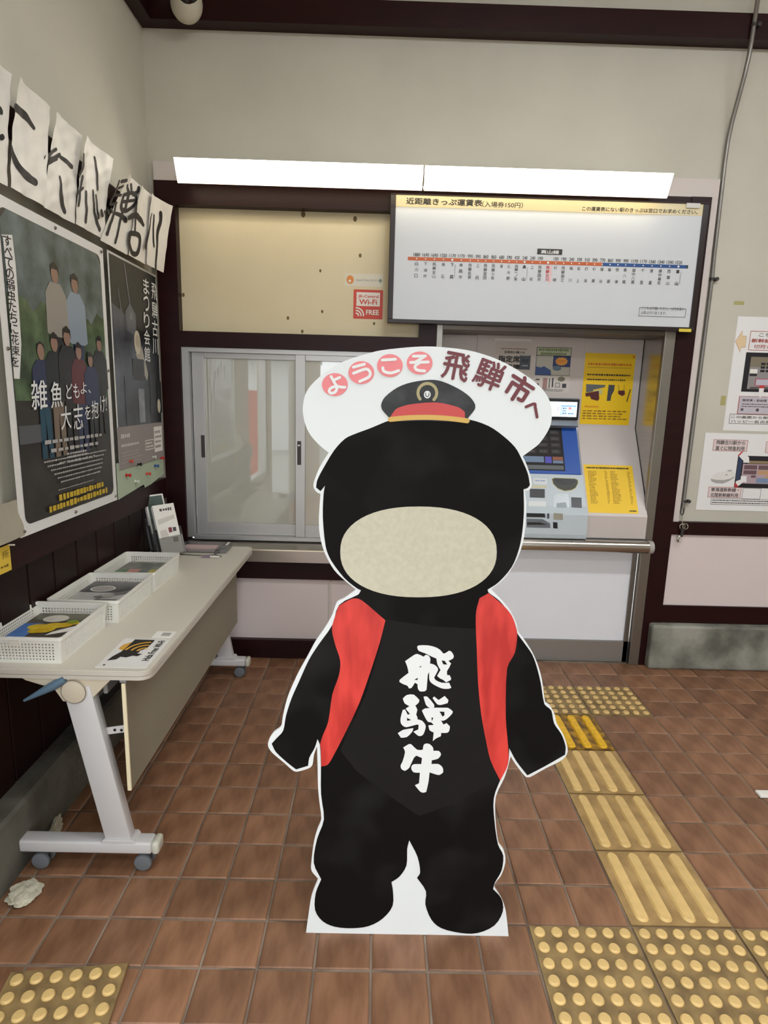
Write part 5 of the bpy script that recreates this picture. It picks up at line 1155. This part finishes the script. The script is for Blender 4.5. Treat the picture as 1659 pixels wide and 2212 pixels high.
leg_set(1.700, True); leg_set(3.070, False)
MB().box(-0.7665, -0.7545, 1.712, 3.150, 0.292, 0.655).build('modesty_panel', modesty_m, parent=tb_)
MB().bbox(-0.7668, -0.7542, 1.7050, 1.7121, 0.291, 0.656, 0.002, 2).build('modesty_edge', modesty_e, parent=tb_)
MB().bbox(-0.915, -0.865, 1.745, 3.075, 0.575, 0.635, 0.006).build('cross_beam', M('beam_grey', (150, 148, 146), 0.4), parent=tb_)
MB().bbox(-0.842, -0.828, 1.745, 3.075, 0.600, 0.640, 0.004).build('under_frame', MATS['beam_grey'], parent=tb_)
st_ = MB(); st_.prism([(-0.862, 0.462), (-0.767, 0.478), (-0.767, 0.502), (-0.862, 0.486)], 1, 1.735, 1.738); sto = st_.build('stay_strip', legpaint, parent=tb_)
for x in (-0.808, -0.787): MB().cyl((x, 1.7335, 0.4835), (x, 1.7352, 0.4835), 0.0045, n=12).build('hole', blk, parent=sto)
MB().box(-0.775, -0.755, 2.0, 2.03, 0.655, 0.672).build('modesty_bracket', MATS['beam_grey'], parent=tb_); MB().box(-0.775, -0.755, 2.9, 2.93, 0.655, 0.672).build('modesty_bracket', MATS['beam_grey'], parent=tb_)
MB().box(-0.775, -0.755, 1.715, 1.735, 0.655, 0.672).build('modesty_bracket', MATS['beam_grey'], parent=tb_)
lv = MB().tube([(-0.935, 1.705, 0.668), (-0.965, 1.700, 0.650), (-1.000, 1.695, 0.632), (-1.056, 1.690, 0.602)], [0.012, 0.014, 0.011, 0.004], 12)
lv.build('release_lever', lever_m, parent=tb_, smooth=True)

# baskets with printed matter
def basket(x0, x1, y0, y1, lab, z0=TZ, h=0.085):
    b = thing('wire_basket' if False else 'plastic_basket', ((x0+x1)/2, (y0+y1)/2, z0), lab, 'basket', 'white perforated baskets on the table')
    ins = 0.012      # taper towards the bottom
    def wall(p0, p1, q0, q1, nh, name):
        # p0,p1 bottom ends, q0,q1 top ends ; perforated grid
        p0, p1, q0, q1 = map(Vector, (p0, p1, q0, q1)); m = MB()
        us = [0.0, 0.075]; pit = (0.925-0.075)/nh
        for i in range(nh): us += [0.075+pit*(i+0.5)-pit*0.24, 0.075+pit*(i+0.5)+pit*0.24]
        us += [0.925, 1.0]
        nv = 6; vs2 = [0.0, 0.10]; vp = (0.80-0.10)/nv
        for i in range(nv): vs2 += [0.10+vp*(i+0.5)-vp*0.25, 0.10+vp*(i+0.5)+vp*0.25]
        vs2 += [0.80, 1.0]
        P = lambda u, v: (p0 + (p1-p0)*u)*(1-v) + (q0 + (q1-q0)*u)*v
        for v in vs2:
            for u in us: m.v.append(P(u, v))
        nu = len(us)
        for j in range(len(vs2)-1):
            for i in range(nu-1):
                if i >= 2 and (i % 2 == 0) and i < nu-2 and j >= 2 and j % 2 == 0 and j < len(vs2)-2: continue
                m.f.append((j*nu+i, j*nu+i+1, (j+1)*nu+i+1, (j+1)*nu+i))
        o = m.build(name, basket_m, parent=b); md = o.modifiers.new('thickness', 'SOLIDIFY'); md.thickness = 0.0022; md.offset = 0
    zt = z0+h; a, c_ = x0+ins, x1-ins; d, e = y0+ins, y1-ins
    a, c_, d, e = x0+0.006, x1-0.006, y0+0.006, y1-0.006
    wall((a, d, z0), (c_, d, z0), (x0, y0, zt), (x1, y0, zt), 20, 'end_wall'); wall((a, e, z0), (c_, e, z0), (x0, y1, zt), (x1, y1, zt), 20, 'end_wall')
    wall((a, d, z0), (a, e, z0), (x0, y0, zt), (x0, y1, zt), 26, 'side_wall'); wall((c_, d, z0), (c_, e, z0), (x1, y0, zt), (x1, y1, zt), 26, 'side_wall')
    bx(a, c_, d, e, z0+0.0005, z0+0.003).build('bottom', basket_m, parent=b)
    rm = MB(); t = 0.005
    o_, i_ = rrect(x0-t, y0-t, x1+t, y1+t, 0.012, 4), rrect(x0+0.001, y0+0.001, x1-0.001, y1-0.001, 0.010, 4); n = len(o_)
    for z in (zt-0.008, zt+0.002):
        rm.v += [Vector((p[0], p[1], z)) for p in o_] + [Vector((p[0], p[1], z)) for p in i_]
    for k in range(n):
        k2 = (k+1) % n; rm.f += [(k, k2, 2*n+k2, 2*n+k), (2*n+k, 2*n+k2, 3*n+k2, 3*n+k), (n+k2, n+k, 3*n+k, 3*n+k2), (k2, k, n+k, n+k2)]
    rm.build('rim', basket_m, parent=b, smooth=True)
    tagm = MB().bbox((x0+x1)/2-0.034, (x0+x1)/2-0.004, y0-0.0045, y0+0.001, zt-0.028, zt-0.009, 0.001); tagm.build('label_slot', M('slot_frame', (222, 216, 206), 0.5), parent=b)
    return b
basket(-1.206, -0.958, 1.738, 2.050, 'nearest white perforated basket, holding a yellow-flower magazine')
basket(-1.180, -0.928, 2.078, 2.408, 'middle white perforated basket, holding grey-covered magazines')
basket(-1.172, -0.926, 2.425, 2.748, 'farthest white perforated basket, beside the leaflet holders')
def magazine(x0, x1, y0, y1, z0, z1, lab, paint, cover):
    t = thing('magazine_stack', ((x0+x1)/2, (y0+y1)/2, z0), lab, 'magazines')
    pg = M('page_edges', (196, 188, 172), 0.7, var=0.1, scale=300, stretch=(0.1, 0.1, 6)); n = 5
    for i in range(n):
        dx, dy = random.uniform(-0.003, 0.003), random.uniform(-0.003, 0.003); h = (z1-z0)/n
        bx(x0+dx, x1+dx, y0+dy, y1+dy, z0+h*i+0.0006, z0+h*(i+1)-0.0004).build('magazine', pg, parent=t)
    s = Sheet((x0, y0, z1+0.0006), (1, 0, 0), (0, 1, 0)); s.base('cover', size=(x1-x0, y1-y0), mat=cover, parent=t, thick=0.001); paint(s, x1-x0, y1-y0)
def p1(s, w, h):
    s.rect(0, h*.72, w, h, M('cov_dark', (60, 54, 46), 0.3, rgb2=(96, 92, 70), scale=14)); s.rect(0, 0, w*.32, h*.62, M('cov_blue', (66, 112, 186), 0.3, rgb2=(104, 146, 206), scale=8), lift=0.0008)
    yl = M('cov_yellow', (206, 164, 20), 0.35, rgb2=(232, 206, 60), scale=22); 
    for a, b, r in ((.30,.50,.16),(.45,.42,.20),(.55,.55,.17),(.70,.58,.14),(.82,.66,.10),(.36,.36,.12)): s.disc(w*a, h*b, w*r, h*r*.6, yl, 'cover_picture', 0.0012)
    s.disc(w*.42, h*.80, w*.22, h*.13, M('cov_oval', (206, 202, 190), 0.4, var=0.08, scale=30), 'cover_oval', 0.0016); s.poly([(w*.62,h*.22),(w,h*.40),(w,h*.62),(w*.66,h*.34)], paper, 'cover_picture', 0.0016)
    s.disc(w*.78, h*.70, w*.10, h*.06, M('cov_green', (126, 150, 40), 0.4), 'cover_picture', 0.0018); s.rect(w*.35, h*.02, w*.9, h*.10, paper, 'cover_picture', 0.0012)
def p2(s, w, h):
    s.rect(0, h*.5, w, h, M('cov2_dark', (62, 62, 64), 0.3, rgb2=(104, 102, 102), scale=12)); s.disc(w*.38, h*.66, w*.24, h*.14, paper, 'cover_oval', 0.0012); s.disc(w*.38, h*.66, w*.215, h*.12, M('cov2_grey', (172, 168, 164), 0.4), 'cover_oval', 0.0016)
    s.poly([(w*.4,h*.30),(w*.95,h*.62),(w,h*.5),(w*.55,h*.22)], M('cov2_mid', (120, 118, 118), 0.35), 'cover_picture', 0.0014); s.disc(w*.66, h*.36, w*.12, h*.08, MATS['cov2_grey'], 'cover_picture', 0.0018); s.rect(w*.5, h*.04, w*.92, h*.20, MATS['cov2_dark'], 'cover_picture', 0.0012)
def p3(s, w, h):
    for k, (a, b, c_) in enumerate(((0, .5, (96, 130, 96)), (.25, .55, (206, 150, 140)), (.5, .5, (110, 120, 126)), (.72, .55, (190, 176, 84)))): s.rect(w*a, 0, w*(a+.26), h*b, M('cov3_%s' % 'abcd'[k], c_, 0.4, var=0.2, scale=20)); 
    s.rect(0, h*.55, w, h, M('cov3_top', (140, 140, 132), 0.4, rgb2=(84, 92, 84), scale=16))
magazine(-1.178, -0.985, 1.775, 2.025, 0.7032, 0.752, 'stack of magazines with yellow flowers on the cover, in the nearest basket', p1, M('cover_dark', (80, 74, 66), 0.3))
magazine(-1.152, -0.955, 2.115, 2.380, 0.7032, 0.757, 'stack of grey-covered magazines with a pale oval, in the middle basket', p2, M('cover_pale', (190, 188, 186), 0.3))
magazine(-1.148, -0.950, 2.470, 2.720, 0.7032, 0.745, 'stack of mixed-colour leaflets in the farthest basket', p3, M('cover_mix', (120, 124, 116), 0.35))

# free Wi-Fi sheet and the small card beside it (its code square left out)
wf = Sheet((-0.694, 1.722, TZ+0.0016), (0, 1, 0), (-1, 0, 0))
wf.base('wifi_sheet', size=(0.222, 0.156), mat=M('laminated_white', (236, 234, 230), 0.2), thick=0.0012, label='laminated white sheet with a black and orange wireless mark on the table corner', cat='sign sheet')
orw = M('wifi_orange', (222, 168, 62), 0.4)
wf.text('Hida Free Wi-Fi', 0.050, 0.012, 0.205, 0.034, ink, bold=0.015)
wf.poly([(0.045,0.140),(0.055,0.115),(0.075,0.110),(0.070,0.090),(0.085,0.075),(0.080,0.060),(0.098,0.050),(0.100,0.068),(0.125,0.062),(0.150,0.052),(0.210,0.050),(0.212,0.118),(0.150,0.120),(0.110,0.124),(0.075,0.136)], ink, 'wireless_mark', 0.0008)
wf.poly([(0.120,0.122),(0.150,0.120),(0.190,0.119),(0.165,0.140),(0.135,0.142)], orw, 'wireless_mark', 0.0010)
for r in (0.022, 0.042, 0.062): wf.stroke([(0.118 + r*1.15*math.cos(t), 0.052 + r*math.sin(t)) for t in [0.10+1.35*i/8 for i in range(9)]], 0.0085, orw, 'wireless_mark', 0.0012)
wf.disc(0.118, 0.056, 0.010, 0.010, M('laminated_white', (0, 0, 0)), 'wireless_mark', 0.0014, 16); wf.disc(0.014, 0.135, 0.005, 0.004, ink, 'corner_mark', n=10)
wc = Sheet((-0.697, 1.953, TZ+0.0012), (0, 1, 0), (-1, 0, 0)).base('white_card', size=(0.060, 0.068), mat=paper, thick=0.0008, label='small white card beyond the Wi-Fi sheet near the table edge', cat='card')
wc.rect(0.018, 0.012, 0.046, 0.042, M('card_grey', (170, 168, 164), 0.6), 'grey_square')

# leaflet holders
acr = clear_mat('acrylic', (244, 244, 244), refl=0.10, rough=0.03, haze=0.10, hazergb=(196, 196, 200))
def leaflet_holder(base, ang, w_, lean, hb, lab, cover, paint, hl):
    """acrylic pocket leaning back; base = front lower centre, facing direction ang (about z)."""
    t = thing('leaflet_holder', base, lab, 'leaflet holder')
    f = Vector((math.cos(ang), math.sin(ang), 0)); r = Vector((-math.sin(ang), math.cos(ang), 0)); u_ = (Vector((0, 0, 1)) - f*lean).normalized(); nn = r.cross(u_)
    B = Vector(base)
    def board(a0, a1, b0, b1, d0, d1, name, mat):
        m = MB(); q = [B + r*a + u_*b + nn*d for d in (d0, d1) for a, b in ((a0, b0), (a1, b0), (a1, b1), (a0, b1))]
        m.add(q, [(0,3,2,1),(4,5,6,7),(0,1,5,4),(1,2,6,5),(2,3,7,6),(3,0,4,7)]); return m.build(name, mat, parent=t)
    h = w_/2 + 0.006
    board(-h, h, 0.0, hb*0.80, -0.030, -0.027, 'back_plate', acr); board(-h, h, 0.0, hb*0.42, 0.0, 0.003, 'front_plate', acr)
    board(-h-0.003, -h, 0.0, hb*0.62, -0.030, 0.003, 'side_plate', acr); board(h, h+0.003, 0.0, hb*0.62, -0.030, 0.003, 'side_plate', acr)
    board(-h, h, 0.0, 0.003, -0.030, 0.0, 'base_plate', acr)
    for i in range(4): board(-w_/2, w_/2, 0.004, hl-0.002*i, -0.006-0.004*i, -0.0030-0.004*i, 'leaflet', cover if i == 0 else paper)
    s = Sheet(B + r*(-w_/2) + u_*0.004 + nn*(-0.0029), r, u_); s.root = t; paint(s, w_, hl)
    return t
def lf1(s, w, h):
    s.dashes(w*.28, h*.84, w*.85, h*.92, 1, txg, cw=0.018, fill=0.8, part='heading', ragged=0.02); s.poly([(w*.1,h*.60),(w*.9,h*.68),(w*.9,h*.76),(w*.1,h*.70)], M('leaf_grey', (210, 204, 196), 0.5), lift=0.001)
    s.rect(w*.50, h*.42, w*.66, h*.52, M('leaf_maroon', (130, 70, 72), 0.5)); s.rect(w*.70, h*.43, w*.86, h*.51, M('leaf_slate', (84, 78, 84), 0.5)); s.rect(w*.62, h*.22, w*.86, h*.32, M('leaf_olive', (78, 80, 58), 0.5)); s.poly([(w*.1,h*.30),(w*.45,h*.34),(w*.4,h*.50),(w*.1,h*.48)], MATS['leaf_grey'], lift=0.001)
def lf2(s, w, h): s.rect(w*.08, h*.03, w*.92, h*.96, M('leaf_green', (58, 72, 66), 0.4, rgb2=(88, 104, 98), scale=12), 'cover_picture')
leaflet_holder((-1.030, 2.985, TZ+0.014), -0.62, 0.125, 0.30, 0.225, 'clear stand with a white leaflet, in front of the darker one', paper, lf1, 0.262)
leaflet_holder((-1.105, 3.070, TZ+0.014), -0.62, 0.110, 0.28, 0.225, 'clear stand with a dark green leaflet behind the white one', paper, lf2, 0.296)
# clear tray with pink paper at the far end
ct = thing('clear_tray', (-0.90, 3.130, TZ), 'clear plastic tray with pink papers at the far end of the table', 'tray')
for b_ in ((-1.045, -0.790, 3.075, 3.215, 0.7005, 0.7025), (-1.045, -0.790, 3.075, 3.077, 0.7025, 0.726), (-1.045, -0.790, 3.213, 3.215, 0.7025, 0.726), (-1.045, -1.043, 3.077, 3.213, 0.7025, 0.726), (-0.792, -0.790, 3.077, 3.213, 0.7025, 0.726)):
    bx(*b_).build('tray_wall', acr, parent=ct)
bx(-1.035, -0.860, 3.085, 3.205, 0.7030, 0.712).build('pink_papers', M('pink_paper', (214, 186, 186), 0.6), parent=ct)
bx(-0.810, -0.800, 3.150, 3.212, 0.7265, 0.7285).build('label_strip', paper, parent=ct)
pen = thing('ballpoint_pen', (-0.835, 2.985, TZ), 'mauve and white ballpoint pen tied to a black cord', 'pen')
MB().tube([(-0.900, 2.990, 0.7055), (-0.894, 2.989, 0.7065), (-0.890, 2.989, 0.7070)], [0.0012, 0.004, 0.005], 10).build('tip', M('pen_clear', (210, 200, 196), 0.2), parent=pen, smooth=True)
MB().cyl((-0.890, 2.989, 0.7070), (-0.848, 2.986, 0.7070), 0.0058, n=14).build('grip', M('pen_mauve', (142, 118, 138), 0.5), parent=pen, smooth=True)
MB().cyl((-0.848, 2.986, 0.7070), (-0.800, 2.983, 0.7068), 0.0050, n=14).build('barrel', M('pen_white', (232, 228, 220), 0.3), parent=pen, smooth=True)
MB().tube([(-1.02, 3.030, 0.7025), (-0.97, 3.022, 0.703), (-0.92, 3.020, 0.703), (-0.86, 3.022, 0.7035), (-0.836, 3.026, 0.706), (-0.815, 3.040, 0.716), (-0.818, 3.052, 0.724), (-0.834, 3.048, 0.722), (-0.838, 3.030, 0.712), (-0.824, 3.010, 0.708), (-0.806, 2.998, 0.708), (-0.790, 2.984, 0.709)], 0.0018, 8).build('cord', M('cord_black', (28, 26, 26), 0.7), parent=pen, smooth=True)

# rubbish on the floor at the left, small white paper at the right edge
def crumple(name, c, sx, sy, sz, lab, seed, rot=0.0):
    bm = bmesh.new(); bmesh.ops.create_icosphere(bm, subdivisions=4, radius=1.0); r = random.Random(seed)
    from mathutils import noise
    for v in bm.verts:
        n_ = noise.noise(v.co*2.2 + Vector((seed, 0, 0)))*0.45 + abs(noise.noise(v.co*5 + Vector((0, seed, 0))))*0.25
        v.co *= 0.8 + n_*0.8; v.co.z = max(v.co.z, -0.55)
    mt_ = Matrix.Translation((c[0], c[1], c[2] + sz*0.55)) @ Matrix.Rotation(rot, 4, 'Z') @ Matrix.Diagonal((sx, sy, sz, 1))
    o = MB().bm(bm, mt_).build(name, M('crumpled_film', (206, 200, 178), 0.4, var=0.08, scale=20), smooth=False); tag(o, lab, 'plastic bag'); return o
crumple('crumpled_bag', (-1.055, 1.600, 0.0), 0.052, 0.058, 0.014, 'crumpled whitish plastic bag on the floor in front of the left caster', 3, 0.4)
crumple('crumpled_bag', (-1.098, 1.865, 0.0), 0.018, 0.075, 0.030, 'twisted whitish plastic scrap on the floor behind the table foot bar', 8, 0.25)
wp_ = MB().bbox(1.562, 1.80, 2.132, 2.170, 0.0005, 0.012, 0.003).build('white_strip', paper); tag(wp_, 'small white strip lying on the tiles at the right picture edge', 'paper strip')

# ================================================================== OUTDOORS (seen mirrored in the sliding window)
gnd = struct('ground', bx(-30, 30, -40, REAR_Y-0.1, -0.16, -0.13), M('asphalt', (150, 148, 144), 0.9, var=0.06, scale=2))
struct('ground', bx(-30, XL-0.12, REAR_Y-0.1, 8, -0.16, -0.13), MATS['asphalt'])
nb = thing('banner_flag', (-1.70, -1.40, -0.13), 'red upright banner flag outside the window, mirrored in the ticket window glass', 'banner')
MB().cyl((-1.775, -1.40, -0.13), (-1.775, -1.40, 1.62), 0.010, n=10).build('pole', M('pole_white', (220, 220, 220), 0.4), parent=nb)
bx(-1.765, -1.615, -1.402, -1.398, 0.35, 1.56).build('cloth', M('banner_red', (196, 70, 56), 0.7), parent=nb)
hs = thing('house', (-4.4, -11.0, -0.13), 'white house with grey tiled roof across the street, mirrored in the glass', 'building')
bx(-8.5, -2.3, -14, -11, -0.13, 2.6).build('wall', M('house_white', (214, 214, 214), 0.8), parent=hs)
MB().prism([(-14.5, 2.5), (-10.5, 2.5), (-12.5, 4.0)], 0, -8.8, -2.0).build('roof', M('house_roof', (120, 132, 136), 0.7), parent=hs)

flush_sheets()
